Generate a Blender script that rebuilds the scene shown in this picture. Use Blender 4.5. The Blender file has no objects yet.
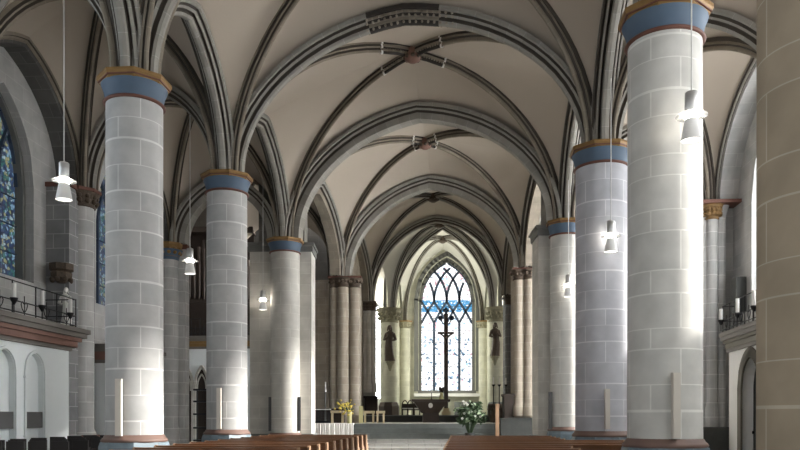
import bpy, math, random
from math import sin, cos, pi, sqrt, atan2
from mathutils import Vector, Matrix
random.seed(7)
SC = bpy.context.scene
COL = SC.collection
F = 750.0; CX = 400.0; HY = 416.0; EYE = 1.6
def PX(px, d): return (px - CX) / F * d
def PZ(py, d): return EYE + (HY - py) / F * d
def lerp(a, b, t): return a + (b - a) * t
NAVE = Vector((0.083, 1.0, 0)).normalized()
NRZ = -math.atan(0.083)

# ------------------------------------------------------------------ materials
def new_mat(name):
    m = bpy.data.materials.new(name); m.use_nodes = True
    nt = m.node_tree; b = nt.nodes['Principled BSDF']
    return m, nt, b
def plain(name, col, rough=0.7, metal=0.0, var=0.12, scale=3.0, bump=0.0, spec=None):
    m, nt, b = new_mat(name)
    tc = nt.nodes.new('ShaderNodeTexCoord'); nz = nt.nodes.new('ShaderNodeTexNoise')
    nz.inputs['Scale'].default_value = scale; nz.inputs['Detail'].default_value = 4
    nt.links.new(tc.outputs['Object'], nz.inputs['Vector'])
    mx = nt.nodes.new('ShaderNodeMix'); mx.data_type = 'RGBA'
    mx.inputs[6].default_value = (*[c * (1 - var) for c in col], 1)
    mx.inputs[7].default_value = (*[min(1, c * (1 + var)) for c in col], 1)
    nt.links.new(nz.outputs['Fac'], mx.inputs[0]); nt.links.new(mx.outputs[2], b.inputs['Base Color'])
    b.inputs['Roughness'].default_value = rough; b.inputs['Metallic'].default_value = metal
    if spec is not None: b.inputs['Specular IOR Level'].default_value = spec
    if bump:
        bp = nt.nodes.new('ShaderNodeBump'); bp.inputs['Strength'].default_value = bump
        nt.links.new(nz.outputs['Fac'], bp.inputs['Height']); nt.links.new(bp.outputs['Normal'], b.inputs['Normal'])
    return m
def ashlar(name, c1, c2, mortar, bw, bh, msize=0.012, rough=0.85, offset=0.5, stain=0.12):
    m, nt, b = new_mat(name)
    tc = nt.nodes.new('ShaderNodeTexCoord'); br = nt.nodes.new('ShaderNodeTexBrick')
    br.offset = offset
    br.inputs['Color1'].default_value = (*c1, 1); br.inputs['Color2'].default_value = (*c2, 1)
    br.inputs['Mortar'].default_value = (*mortar, 1); br.inputs['Scale'].default_value = 1
    br.inputs['Mortar Size'].default_value = msize; br.inputs['Mortar Smooth'].default_value = 0.3
    br.inputs['Brick Width'].default_value = bw; br.inputs['Row Height'].default_value = bh
    nt.links.new(tc.outputs['UV'], br.inputs['Vector'])
    nz = nt.nodes.new('ShaderNodeTexNoise'); nz.inputs['Scale'].default_value = 1.7; nz.inputs['Detail'].default_value = 6
    nt.links.new(tc.outputs['Object'], nz.inputs['Vector'])
    mp = nt.nodes.new('ShaderNodeMapRange'); mp.inputs[1].default_value = 0.3; mp.inputs[2].default_value = 0.7
    mp.inputs[3].default_value = 1 - stain; mp.inputs[4].default_value = 1 + stain
    nt.links.new(nz.outputs['Fac'], mp.inputs[0])
    vm = nt.nodes.new('ShaderNodeVectorMath'); vm.operation = 'SCALE'
    nt.links.new(br.outputs['Color'], vm.inputs[0]); nt.links.new(mp.outputs[0], vm.inputs['Scale'])
    nt.links.new(vm.outputs[0], b.inputs['Base Color'])
    b.inputs['Roughness'].default_value = rough; b.inputs['Specular IOR Level'].default_value = 0.2
    return m
def emis(name, col, s):
    m, nt, b = new_mat(name)
    b.inputs['Base Color'].default_value = (*col, 1)
    b.inputs['Emission Color'].default_value = (*col, 1); b.inputs['Emission Strength'].default_value = s
    return m
def glass_emit(name, ramp, strength, vscale=5.0, lead=0.04, bandz=None, clear=0.0, leadscale=2.2):
    """leaded stained glass lit by the daylight behind it"""
    m, nt, b = new_mat(name)
    tc = nt.nodes.new('ShaderNodeTexCoord'); vo = nt.nodes.new('ShaderNodeTexVoronoi')
    vo.inputs['Scale'].default_value = vscale
    nt.links.new(tc.outputs['UV'], vo.inputs['Vector'])
    wn = nt.nodes.new('ShaderNodeSeparateColor'); nt.links.new(vo.outputs['Color'], wn.inputs[0])
    cr = nt.nodes.new('ShaderNodeValToRGB'); cr.color_ramp.interpolation = 'CONSTANT'
    els = cr.color_ramp.elements
    for i, (p, c) in enumerate(ramp):
        e = els[i] if i < 2 else els.new(p)
        e.position = p; e.color = (*c, 1)
    nt.links.new(wn.outputs[0], cr.inputs[0])
    ve = nt.nodes.new('ShaderNodeTexVoronoi'); ve.feature = 'DISTANCE_TO_EDGE'; ve.inputs['Scale'].default_value = vscale
    nt.links.new(tc.outputs['UV'], ve.inputs['Vector'])
    gt = nt.nodes.new('ShaderNodeMath'); gt.operation = 'GREATER_THAN'; gt.inputs[1].default_value = lead
    nt.links.new(ve.outputs['Distance'], gt.inputs[0])
    ml = nt.nodes.new('ShaderNodeMath'); ml.operation = 'MULTIPLY_ADD'; ml.inputs[1].default_value = strength * 0.9; ml.inputs[2].default_value = strength * 0.1
    nt.links.new(gt.outputs[0], ml.inputs[0])
    colout = cr.outputs['Color']
    if bandz:
        # coloured band of quarries and figures placed by height on the window itself
        sp = nt.nodes.new('ShaderNodeSeparateXYZ'); nt.links.new(tc.outputs['UV'], sp.inputs[0])
        for (z0, z1, c, fac) in bandz:
            a = nt.nodes.new('ShaderNodeMath'); a.operation = 'GREATER_THAN'; a.inputs[1].default_value = z0
            nt.links.new(sp.outputs['Y'], a.inputs[0])
            b2 = nt.nodes.new('ShaderNodeMath'); b2.operation = 'LESS_THAN'; b2.inputs[1].default_value = z1
            nt.links.new(sp.outputs['Y'], b2.inputs[0])
            nz = nt.nodes.new('ShaderNodeTexNoise'); nz.inputs['Scale'].default_value = 3.2; nz.inputs['Detail'].default_value = 2
            nt.links.new(tc.outputs['UV'], nz.inputs['Vector'])
            g = nt.nodes.new('ShaderNodeMath'); g.operation = 'GREATER_THAN'; g.inputs[1].default_value = 1 - fac
            nt.links.new(nz.outputs['Fac'], g.inputs[0])
            m1 = nt.nodes.new('ShaderNodeMath'); m1.operation = 'MULTIPLY'
            nt.links.new(a.outputs[0], m1.inputs[0]); nt.links.new(b2.outputs[0], m1.inputs[1])
            m2 = nt.nodes.new('ShaderNodeMath'); m2.operation = 'MULTIPLY'
            nt.links.new(m1.outputs[0], m2.inputs[0]); nt.links.new(g.outputs[0], m2.inputs[1])
            mx = nt.nodes.new('ShaderNodeMix'); mx.data_type = 'RGBA'
            nt.links.new(m2.outputs[0], mx.inputs[0]); nt.links.new(colout, mx.inputs[6]); mx.inputs[7].default_value = (*c, 1)
            colout = mx.outputs[2]
    nt.links.new(colout, b.inputs['Emission Color'])
    nt.links.new(ml.outputs[0], b.inputs['Emission Strength'])
    b.inputs['Base Color'].default_value = (0.05, 0.05, 0.06, 1); b.inputs['Roughness'].default_value = 0.3
    if clear:
        tr = nt.nodes.new('ShaderNodeBsdfTransparent'); ms = nt.nodes.new('ShaderNodeMixShader'); ms.inputs[0].default_value = clear
        nt.links.new(b.outputs[0], ms.inputs[1]); nt.links.new(tr.outputs[0], ms.inputs[2]); nt.links.new(ms.outputs[0], nt.nodes['Material Output'].inputs['Surface'])
    return m

M = {}
CIR = 2 * pi * 0.66
M['stone'] = ashlar('column_ashlar', (0.42, 0.42, 0.415), (0.48, 0.475, 0.465), (0.66, 0.655, 0.64), CIR / 4, 0.52, 0.013)
M['stone_warm'] = ashlar('column_ashlar_warm', (0.53, 0.525, 0.50), (0.59, 0.58, 0.55), (0.72, 0.715, 0.68), CIR / 4, 0.55, 0.016)
M['stone_beige'] = ashlar('column_ashlar_beige', (0.34, 0.275, 0.20), (0.375, 0.305, 0.225), (0.48, 0.42, 0.33), CIR / 4, 0.55, 0.012)
M['stone_light_cast'] = ashlar('column_ashlar_light_cast', (0.45, 0.455, 0.49), (0.51, 0.515, 0.55), (0.68, 0.68, 0.70), CIR / 4, 0.52, 0.012)  # lilac tint paints the mixed-light colour cast into one pillar
M['stone_pale'] = ashlar('pier_ashlar_pale', (0.52, 0.50, 0.46), (0.58, 0.56, 0.52), (0.66, 0.65, 0.6), 0.9, 0.5, 0.01)
M['stone_tan'] = ashlar('pier_ashlar_tan', (0.33, 0.285, 0.235), (0.38, 0.33, 0.27), (0.45, 0.40, 0.34), 0.8, 0.42, 0.012)
M['gold_dark'] = plain('carved_gold_brown', (0.22, 0.13, 0.05), 0.6, 0.2, var=0.6, scale=12)
M['stone_choir'] = ashlar('choir_ashlar', (0.53, 0.52, 0.42), (0.58, 0.57, 0.46), (0.65, 0.64, 0.54), 0.9, 0.5, 0.01)
M['stone_dark'] = ashlar('respond_ashlar', (0.215, 0.215, 0.225), (0.27, 0.27, 0.275), (0.42, 0.42, 0.42), 0.8, 0.48, 0.014)
M['wall'] = ashlar('wall_ashlar', (0.42, 0.42, 0.41), (0.47, 0.465, 0.455), (0.55, 0.55, 0.53), 0.95, 0.5, 0.008)
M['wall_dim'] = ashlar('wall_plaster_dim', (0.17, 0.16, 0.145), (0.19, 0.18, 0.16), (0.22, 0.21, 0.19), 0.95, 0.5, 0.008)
M['rib'] = ashlar('rib_stone', (0.27, 0.255, 0.23), (0.31, 0.295, 0.265), (0.36, 0.345, 0.315), 3.0, 0.55, 0.01)
M['rib_dark'] = plain('rib_hollow_dark', (0.068, 0.057, 0.046), 0.85)  # darker tone for the hollow segments of the mouldings
M['rib_brown'] = ashlar('rib_stone_brown', (0.23, 0.20, 0.16), (0.265, 0.23, 0.185), (0.30, 0.26, 0.21), 3.0, 0.55, 0.01)
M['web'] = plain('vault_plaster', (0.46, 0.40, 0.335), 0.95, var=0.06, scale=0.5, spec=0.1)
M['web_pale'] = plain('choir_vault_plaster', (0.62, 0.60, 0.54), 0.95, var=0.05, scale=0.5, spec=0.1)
M['blue'] = plain('painted_blue', (0.07, 0.112, 0.17), 0.6, var=0.15)
M['gold'] = plain('ochre_gold', (0.25, 0.145, 0.05), 0.5, 0.3, var=0.25, scale=8)
M['red'] = plain('painted_red_ring', (0.13, 0.05, 0.033), 0.6)
M['carved'] = plain('carved_brown', (0.085, 0.06, 0.042), 0.7, var=0.75, scale=14, bump=0.6)
M['carved_grey'] = plain('carved_grey', (0.28, 0.26, 0.18), 0.8, var=0.5, scale=9, bump=0.8)
M['white'] = plain('painted_white', (0.80, 0.79, 0.76), 0.6, var=0.04)
M['white_wall'] = plain('whitewashed_wall', (0.78, 0.82, 0.83), 0.8, var=0.03)
M['plinth'] = plain('blue_grey_marble', (0.15, 0.20, 0.235), 0.45, var=0.5, scale=4)
M['base_red'] = plain('red_sandstone_base', (0.17, 0.105, 0.085), 0.6, var=0.2)
M['dark_stone'] = plain('recess_dark_shade', (0.045, 0.047, 0.044), 0.75, var=0.35, scale=5)
M['step'] = plain('step_stone', (0.155, 0.168, 0.16), 0.6, var=0.3, scale=2.5)
M['iron'] = plain('wrought_iron', (0.015, 0.015, 0.017), 0.45, 0.5)
M['wood'] = plain('pew_wood', (0.20, 0.088, 0.038), 0.32, var=0.35, scale=3)
M['wood_end'] = plain('pew_end_wood', (0.33, 0.20, 0.12), 0.5, var=0.25)
M['wood_dark'] = plain('dark_wood', (0.028, 0.018, 0.013), 0.75, var=0.3)
M['chair'] = plain('chair_black', (0.02, 0.017, 0.017), 0.5)
M['cloth'] = plain('white_cloth', (0.78, 0.76, 0.74), 0.9, var=0.06)
M['pale_wood'] = plain('pale_wood', (0.50, 0.42, 0.26), 0.6)
M['leaf'] = plain('leaf_green', (0.045, 0.085, 0.035), 0.6, var=0.4)
M['leaf_pale'] = plain('leaf_variegated', (0.30, 0.38, 0.24), 0.6)
M['yellow'] = plain('yellow_petals', (0.75, 0.60, 0.12), 0.7)
M['flower_white'] = plain('white_petals', (0.8, 0.8, 0.75), 0.7)
M['vase'] = plain('vase_yellow', (0.60, 0.55, 0.28), 0.4)
M['bronze'] = plain('dark_bronze', (0.05, 0.034, 0.026), 0.4, 0.2, var=0.3)
M['statue'] = plain('statue_wood', (0.075, 0.05, 0.035), 0.6, var=0.5, scale=6)
M['speaker'] = plain('speaker_pale', (0.60, 0.56, 0.50), 0.6, var=0.03)
M['speaker_dark'] = plain('speaker_grey', (0.10, 0.10, 0.10), 0.6)
M['steel'] = plain('brushed_steel', (0.62, 0.62, 0.62), 0.42, 0.7, var=0.05)
M['cable'] = plain('cable_grey', (0.62, 0.62, 0.60), 0.6)
M['lampglow'] = emis('lamp_bulb', (1.0, 0.93, 0.82), 60)
M['lampglass'] = emis('lamp_reflector', (1.0, 0.95, 0.88), 2.2)
M['cornice'] = plain('cornice_grey', (0.16, 0.145, 0.13), 0.7)
M['cornice_red'] = plain('cornice_red_stone', (0.20, 0.105, 0.08), 0.65, var=0.2)
M['frame_stone'] = plain('window_frame_stone', (0.16, 0.16, 0.15), 0.8, var=0.15)
M['lead'] = plain('tracery_dark', (0.04, 0.06, 0.10), 0.7)
M['tan_frame'] = plain('door_frame_stone', (0.15, 0.137, 0.11), 0.8)
m, nt, b = new_mat('frosted_disc'); b.inputs['Transmission Weight'].default_value = 0.6; b.inputs['Roughness'].default_value = 0.25
b.inputs['Base Color'].default_value = (0.75, 0.76, 0.76, 1); M['disc'] = m
m, nt, b = new_mat('lit_reflector'); b.inputs['Base Color'].default_value = (0.6, 0.6, 0.6, 1); b.inputs['Roughness'].default_value = 0.4; b.inputs['Emission Color'].default_value = (1, 0.95, 0.88, 1); b.inputs['Emission Strength'].default_value = 0.10; M['reflector'] = m
m, nt, b = new_mat('nave_floor_tiles')
tc = nt.nodes.new('ShaderNodeTexCoord'); br = nt.nodes.new('ShaderNodeTexBrick'); br.offset = 0.5
br.inputs['Color1'].default_value = (0.36, 0.36, 0.34, 1); br.inputs['Color2'].default_value = (0.46, 0.455, 0.43, 1); br.inputs['Mortar'].default_value = (0.2, 0.2, 0.19, 1)
br.inputs['Scale'].default_value = 1; br.inputs['Brick Width'].default_value = 0.8; br.inputs['Row Height'].default_value = 0.5; br.inputs['Mortar Size'].default_value = 0.01
nt.links.new(tc.outputs['UV'], br.inputs['Vector']); nt.links.new(br.outputs['Color'], b.inputs['Base Color']); b.inputs['Roughness'].default_value = 0.35
M['floor'] = m
M['glass_choir'] = glass_emit('choir_window_glass', [(0, (1, 1, 1)), (0.72, (0.75, 0.88, 1.0)), (0.84, (0.95, 0.95, 1)), (0.94, (0.30, 0.45, 0.60)), (0.98, (0.75, 0.45, 0.5))], 1.7, 5.5, 0.035,
    bandz=[(10.25, 11.25, (0.06, 0.26, 0.48), 0.58), (4.0, 8.2, (0.08, 0.16, 0.24), 0.40), (12.0, 13.6, (0.6, 0.36, 0.40), 0.40)])
M['glass_side'] = glass_emit('aisle_window_glass', [(0, (0.03, 0.09, 0.25)), (0.35, (0.35, 0.60, 0.85)), (0.5, (0.05, 0.25, 0.22)), (0.62, (0.55, 0.75, 0.80)), (0.72, (0.02, 0.03, 0.10)), (0.88, (0.5, 0.5, 0.25))], 0.42, 10.0, 0.05)
M['glass_bright'] = glass_emit('sunlit_window_glass', [(0, (1, 0.98, 0.94)), (0.6, (0.85, 0.93, 1.0)), (0.85, (1, 1, 1))], 24.0, 5.0, 0.02, clear=.6)
M['glass_soft'] = glass_emit('north_window_glass', [(0, (0.75, 0.88, 1.0)), (0.6, (0.85, 0.93, 1.0)), (0.85, (1, 1, 1))], 5.0, 5.0, 0.02)
M['glass_trans'] = glass_emit('transept_window_glass', [(0, (1, 0.99, 0.96)), (0.6, (0.9, 0.95, 1.0)), (0.85, (1, 1, 1))], 60.0, 5.0, 0.02, clear=.6)
M['glass_strip'] = glass_emit('ambulatory_window_glass', [(0, (1, 1, 1)), (0.6, (0.85, 0.93, 1.0)), (0.85, (1, 1, 1))], 9.0, 5.0, 0.03)

# ------------------------------------------------------------------ mesh builder
class MB:
    def __init__(s): s.v = []; s.f = []; s.m = []; s.uv = []; s.sm = []
    def add(s, vs, fs, mi=0, uvs=None, smooth=False):
        o = len(s.v); s.v += [tuple(x) for x in vs]
        for k, f in enumerate(fs):
            s.f.append([o + i for i in f]); s.m.append(mi if not isinstance(mi, list) else mi[k]); s.sm.append(smooth)
            if uvs: s.uv.append([uvs[k][j] for j in range(len(f))])
            else:
                p = [Vector(vs[i]) for i in f]
                n = (p[1] - p[0]).cross(p[2] - p[0])
                if n.length > 1e-9: n.normalize()
                if abs(n.z) > 0.7: s.uv.append([(q.x, q.y) for q in p])
                else:
                    h = Vector((-n.y, n.x, 0)); h = h.normalized() if h.length > 1e-6 else Vector((1, 0, 0))
                    s.uv.append([(q.dot(h), q.z) for q in p])
        return s
    def quad(s, a, b, c, d, mi=0): return s.add([a, b, c, d], [(0, 1, 2, 3)], mi)
    def box(s, x0, x1, y0, y1, z0, z1, mi=0, M4=None):
        vs = [Vector((x, y, z)) for z in (z0, z1) for y in (y0, y1) for x in (x0, x1)]
        if M4 is not None: vs = [M4 @ v for v in vs]
        return s.add(vs, [(0, 2, 3, 1), (4, 5, 7, 6), (0, 1, 5, 4), (2, 6, 7, 3), (0, 4, 6, 2), (1, 3, 7, 5)], mi)
    def bbox(s, cx, cy, z0, z1, w, d, rz=0, mi=0):
        return s.box(-w / 2, w / 2, -d / 2, d / 2, z0, z1, mi, Matrix.Translation((cx, cy, 0)) @ Matrix.Rotation(rz, 4, 'Z'))
    def lathe(s, cx, cy, prof, n=32, mi=0, a0=0.0, a1=2 * pi, phase=0.0, smooth=True, cap=True, sx=1, sy=1, wob=0.0, rot=0):
        full = abs(a1 - a0 - 2 * pi) < 1e-6
        vs = []; fs = []; uvs = []; mis = []
        for (r, z) in prof:
            for k in range(n + 1):
                a = a0 + (a1 - a0) * k / n + phase
                vs.append((cx + r * cos(a) * sx, cy + r * sin(a) * sy, z))
        R0 = 0.66
        for i in range(len(prof) - 1):
            for k in range(n):
                q = i * (n + 1) + k
                fs.append((q, q + 1, q + n + 2, q + n + 1))
                u0 = (a0 + (a1 - a0) * k / n) * R0; u1 = (a0 + (a1 - a0) * (k + 1) / n) * R0
                va, vb = [z_ + wob * sin(2 * pi * z_ / 1.04) + wob * .5 * sin(2 * pi * z_ / 2.6 + rot) for z_ in (prof[i][1], prof[i + 1][1])]
                uvs.append([(u0 + rot * .3, va), (u1 + rot * .3, va), (u1 + rot * .3, vb), (u0 + rot * .3, vb)])
        s.add(vs, fs, mi, uvs, smooth)
        if cap:
            for (r, z), fl in ((prof[0], True), (prof[-1], False)):
                if r > 1e-4:
                    c = [(cx + r * cos(a0 + (a1 - a0) * k / n + phase) * sx, cy + r * sin(a0 + (a1 - a0) * k / n + phase) * sy, z) for k in range(n if full else n + 1)]
                    if fl: c.reverse()
                    s.add(c, [tuple(range(len(c)))], mi)
        return s
    def tube(s, pts, r, n=8, mi=0, smooth=True):
        pts = [Vector(p) for p in pts]; rs = r if isinstance(r, (list, tuple)) else [r] * len(pts)
        vs = []; prev = None
        for i, p in enumerate(pts):
            t = (pts[min(i + 1, len(pts) - 1)] - pts[max(i - 1, 0)]).normalized()
            up = Vector((0, 0, 1)) if abs(t.z) < 0.95 else Vector((0, 1, 0))
            if prev is not None: up = prev
            a = t.cross(up)
            if a.length < 1e-4: a = t.cross(Vector((1, 0, 0)))
            a.normalize(); b = a.cross(t).normalized(); prev = b
            for k in range(n):
                an = 2 * pi * k / n; vs.append(p + (a * cos(an) + b * sin(an)) * rs[i])
        fs = [(i * n + k, i * n + (k + 1) % n, (i + 1) * n + (k + 1) % n, (i + 1) * n + k) for i in range(len(pts) - 1) for k in range(n)]
        s.add(vs, fs, mi, None, smooth)
        s.add([vs[k] for k in range(n)][::-1], [tuple(range(n))], mi); s.add([vs[-n + k] for k in range(n)], [tuple(range(n))], mi)
        return s
    def ball(s, c, r, n=10, mi=0, sc=(1, 1, 1)):
        prof = [(max(1e-4, sin(pi * i / n)) * r, -cos(pi * i / n) * r) for i in range(n + 1)]
        vs = []; m2 = n + 2
        for (rr, z) in prof:
            for k in range(m2): vs.append((c[0] + rr * cos(2 * pi * k / m2) * sc[0], c[1] + rr * sin(2 * pi * k / m2) * sc[1], c[2] + z * sc[2]))
        fs = [(i * m2 + k, i * m2 + (k + 1) % m2, (i + 1) * m2 + (k + 1) % m2, (i + 1) * m2 + k) for i in range(n) for k in range(m2)]
        return s.add(vs, fs, mi, None, True)
def obj(name, mb, mats, parent=None, local=False, origin=None):
    me = bpy.data.meshes.new(name)
    off = Vector((0, 0, 0))
    if parent is not None and not local: off = parent.get('_o') and Vector(parent['_o']) or Vector((0, 0, 0))
    if origin is not None: off = Vector(origin)
    me.from_pydata([tuple(Vector(v) - off) for v in mb.v], [], mb.f)
    if not isinstance(mats, (list, tuple)): mats = [mats]
    for mm in mats: me.materials.append(M[mm] if isinstance(mm, str) else mm)
    uvl = me.uv_layers.new(name='UVMap'); i = 0
    for p in me.polygons:
        p.material_index = mb.m[p.index]; p.use_smooth = mb.sm[p.index]
        u = mb.uv[p.index]
        for k, li in enumerate(p.loop_indices): uvl.data[li].uv = u[k]
    me.validate(); me.update()
    o = bpy.data.objects.new(name, me); COL.objects.link(o)
    if parent is not None: o.parent = parent; o['_o'] = list(off)
    elif origin is not None: o.location = origin; o['_o'] = list(origin)
    return o
def empty(name, loc=(0, 0, 0), rz=0.0):
    o = bpy.data.objects.new(name, None); COL.objects.link(o); o.location = loc; o.rotation_euler = (0, 0, rz); o.empty_display_size = 0.2
    o['_o'] = list(loc); return o
def tag(o, label=None, cat=None, group=None, kind=None):
    if label: o['label'] = label
    if cat: o['category'] = cat
    if group: o['group'] = group
    if kind: o['kind'] = kind
    return o
def thing(name, label, cat, loc=(0, 0, 0), rz=0.0, group=None):
    return tag(empty(name, loc, rz), label, cat, group, 'thing')
def struct(o): o['kind'] = 'structure'; return o
def kids(o): return [c for c in bpy.data.objects if c.parent == o]
def copy_tree(o, parent=None):
    c = o.copy(); COL.objects.link(c)
    if parent is not None: c.parent = parent
    for ch in kids(o): copy_tree(ch, c)
    return c

# ------------------------------------------------------------------ plan of the church (metres, camera above the origin)
ZS = 9.4
L = [(-8.0, -4.5), (-7.45, 3.0), (-6.85, 10.3), (-6.19, 17.5), (-5.64, 24.46), (-5.1, 33.3), (-3.45, 42.1), (-2.3, 51.3)]
R = [(3.3, -6.5), (3.95, 1.2), (4.64, 8.1), (5.15, 14.6), (5.91, 21.97), (6.67, 30.2), (6.75, 39.5), (7.05, 48.4)]
Wl = [(-13.1, -3.0), (-12.7, 4.0), (-12.05, 12.0), (-11.5, 19.3), (-11.0, 26.0), (-10.4, 34.2), (-9.8, 43.0)]
Er = [(9.0, -8.5), (9.5, -1.0), (10.0, 5.7), (10.35, 12.2), (10.9, 19.9), (11.6, 27.7), (12.3, 37.2)]

# ------------------------------------------------------------------ arches and vaults
def quarter(A, Bp, zs, zt, c, start, n=16):
    """curve from above A (pushed start metres along) to the crown over Bp"""
    A = Vector((A[0], A[1])); Bp = Vector((Bp[0], Bp[1])); d = Bp - A; ln = d.length; d.normalize()
    S = A + d * start; out = []
    th_end = math.acos(c / (1 + c))
    for i in range(n + 1):
        th = th_end * i / n
        u = (1 + c) * cos(th) - c; h = (1 + c) * sin(th) / sqrt((1 + c) ** 2 - c * c)
        p = S + (Bp - S) * (1 - u)
        out.append(Vector((p.x, p.y, zs + (zt - zs) * h)))
    return out
def full_arch(A, B, zs, zt, c, start, n=16):
    mid = ((A[0] + B[0]) / 2, (A[1] + B[1]) / 2)
    a = quarter(A, mid, zs, zt, c, start, n); b = quarter(B, mid, zs, zt, c, start, n)
    return a + b[::-1][1:]
def sym(half, k=1.0):
    half = [(s * k, n * k, m) for s, n, m in half]
    return half + [(-s, n, m) for (s, n, m) in half[::-1][1:]]
# profile: (s, n, material index of the segment that STARTS at this point)
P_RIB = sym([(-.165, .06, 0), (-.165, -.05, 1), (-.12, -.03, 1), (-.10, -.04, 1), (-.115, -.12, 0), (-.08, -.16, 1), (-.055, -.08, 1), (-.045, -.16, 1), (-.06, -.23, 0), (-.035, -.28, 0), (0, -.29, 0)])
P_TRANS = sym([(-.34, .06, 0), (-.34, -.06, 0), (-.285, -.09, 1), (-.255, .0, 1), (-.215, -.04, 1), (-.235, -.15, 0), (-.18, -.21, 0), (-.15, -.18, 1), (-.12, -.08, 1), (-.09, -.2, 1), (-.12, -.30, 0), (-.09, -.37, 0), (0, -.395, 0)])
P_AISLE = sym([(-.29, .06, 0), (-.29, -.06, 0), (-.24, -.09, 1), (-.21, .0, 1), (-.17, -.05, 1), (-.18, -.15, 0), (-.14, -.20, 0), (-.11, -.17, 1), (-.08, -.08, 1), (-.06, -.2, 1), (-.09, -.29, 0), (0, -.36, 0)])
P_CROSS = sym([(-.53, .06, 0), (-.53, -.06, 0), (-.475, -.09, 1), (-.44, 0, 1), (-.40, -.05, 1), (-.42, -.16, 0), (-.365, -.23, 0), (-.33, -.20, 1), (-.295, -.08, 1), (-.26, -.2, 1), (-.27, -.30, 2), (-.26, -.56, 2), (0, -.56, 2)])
P_FORM = [(-.06, .06, 0), (-.06, -.05, 1), (-.03, -.03, 1), (.0, -.06, 0), (-.01, -.12, 0), (.04, -.16, 1), (.07, -.14, 2), (.10, -.24, 2), (1.15, -.24, 2), (1.15, .06, 2)]
def sweep(mb, curve, prof, scale=1.0, side=1, caps=True):
    A, B = curve[0], curve[-1]
    S = Vector((-(B.y - A.y), B.x - A.x, 0)).normalized() * side
    Tn = Vector((B.x - A.x, B.y - A.y, 0)).normalized()
    vs = []; L0 = [0.0]
    for i in range(1, len(curve)): L0.append(L0[-1] + (curve[i] - curve[i - 1]).length)
    ss = [0.0]
    for i in range(1, len(prof)): ss.append(ss[-1] + math.hypot(prof[i][0] - prof[i - 1][0], prof[i][1] - prof[i - 1][1]))
    for i, p in enumerate(curve):
        t = (curve[min(i + 1, len(curve) - 1)] - curve[max(i - 1, 0)]).normalized()
        if i == 0: t = Vector((0, 0, 1)) if abs(t.z) > .7 else t
        n = Vector((-t.z * Tn.x, -t.z * Tn.y, t.dot(Tn)))
        n.normalize()
        for (s, nn, m_) in prof: vs.append(p + S * s * scale + n * nn * scale)
    k = len(prof); fs = []; uv = []; ms = []
    for i in range(len(curve) - 1):
        for j in range(k - 1):
            f = (i * k + j, i * k + j + 1, (i + 1) * k + j + 1, (i + 1) * k + j)
            fs.append(f if side > 0 else f[::-1]); ms.append(prof[j][2])
            q = [(ss[j] + .05, L0[i]), (ss[j + 1] + .05, L0[i]), (ss[j + 1] + .05, L0[i + 1]), (ss[j] + .05, L0[i + 1])]
            uv.append(q if side > 0 else q[::-1])
    mb.add(vs, fs, ms, uv, False)
    return mb
def web(mb, Dc, Tc, Nseg=5, bulge=0.22):
    """cell half ruled between a diagonal-rib curve and half of an arch curve, gently domed"""
    n = len(Dc); vs = []
    for i in range(n):
        for j in range(Nseg + 1):
            t = j / Nseg; p = Dc[i].lerp(Tc[i], t); p = p.copy(); p.z += bulge * sin(pi * t) * sin(pi / 2 * i / (n - 1)) * 1.0
            vs.append(p)
    k = Nseg + 1
    mb.add(vs, [(i * k + j, i * k + j + 1, (i + 1) * k + j + 1, (i + 1) * k + j) for i in range(n - 1) for j in range(Nseg)], 0, None, True)
def mid2(a, b): return ((a[0] + b[0]) / 2, (a[1] + b[1]) / 2)
ARCH_DONE = {}
def vault(corners, zb, apex, cs, starts, name_label, mats=('web', 'rib_brown'), zs=ZS, boss=None, carved=False, rib_start=0.28, zss=None):
    """quadripartite bay: corners A,B,C,D in order; apex/cs/starts give the arch over each side AB,BC,CD,DA"""
    nC = len(corners)
    bx = boss or (sum(c[0] for c in corners) / nC, sum(c[1] for c in corners) / nC)
    root = struct(empty('ceiling', (bx[0], bx[1], zs))); root['label'] = name_label
    zz = zss or [zs] * nC
    w = MB(); ribs = [quarter(corners[i], bx, zz[i], zb, 0.0, rib_start) for i in range(nC)]
    for i in range(nC):
        A, B = corners[i], corners[(i + 1) % nC]; m_ = mid2(A, B)
        qa = quarter(A, m_, zz[i], apex[i], cs[i], starts[i]); qb = quarter(B, m_, zz[(i + 1) % nC], apex[i], cs[i], starts[i])
        web(w, ribs[i], qa); web(w, ribs[(i + 1) % nC], qb)
    wo = obj('vault_web', w, mats[0], root)
    for i in range(nC):
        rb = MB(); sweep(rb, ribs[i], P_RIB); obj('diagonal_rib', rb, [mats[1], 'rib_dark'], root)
        if carved:
            cv = ribs[i][-4:] if carved == 1 else ribs[i][-3:]
            cb = MB(); sweep(cb, cv[1:], P_RIB, 1.12)
            for q in range(2, len(cv)):
                for e in range(8):
                    p = cv[q - 1].lerp(cv[q], e / 6)
                    t = (cv[q] - cv[q - 1]).normalized(); S = Vector((-t.y, t.x, 0)).normalized()
                    for sg in (-1, 1): cb.ball(p + S * .10 * sg + Vector((0, 0, -.22)), .042, 5, 1)
            obj('carved_band', cb, ['carved_black', 'carved_pale', 'carved_black'], root)
            wb = MB(); a = ribs[i][-4 if carved == 1 else -3].lerp(cv[1], 0.88); b_ = cv[1]
            sweep(wb, [a, b_], P_RIB, 1.2); obj('white_collar', wb, ['white', 'white'], root)
    bo = MB(); bo.lathe(bx[0], bx[1], [(.04, zb - .50), (.14, zb - .49), (.20, zb - .44), (.29, zb - .40), (.31, zb - .30), (.26, zb - .2), (.26, zb)], 16)
    for k in range(8):
        a = k * pi / 4; bo.ball((bx[0] + .28 * cos(a), bx[1] + .28 * sin(a), zb - .33), .08, 6, 1)
    obj('boss', bo, ['cornice_red' if carved else 'carved', 'carved'], root)
    return root, ribs, bx
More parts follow.
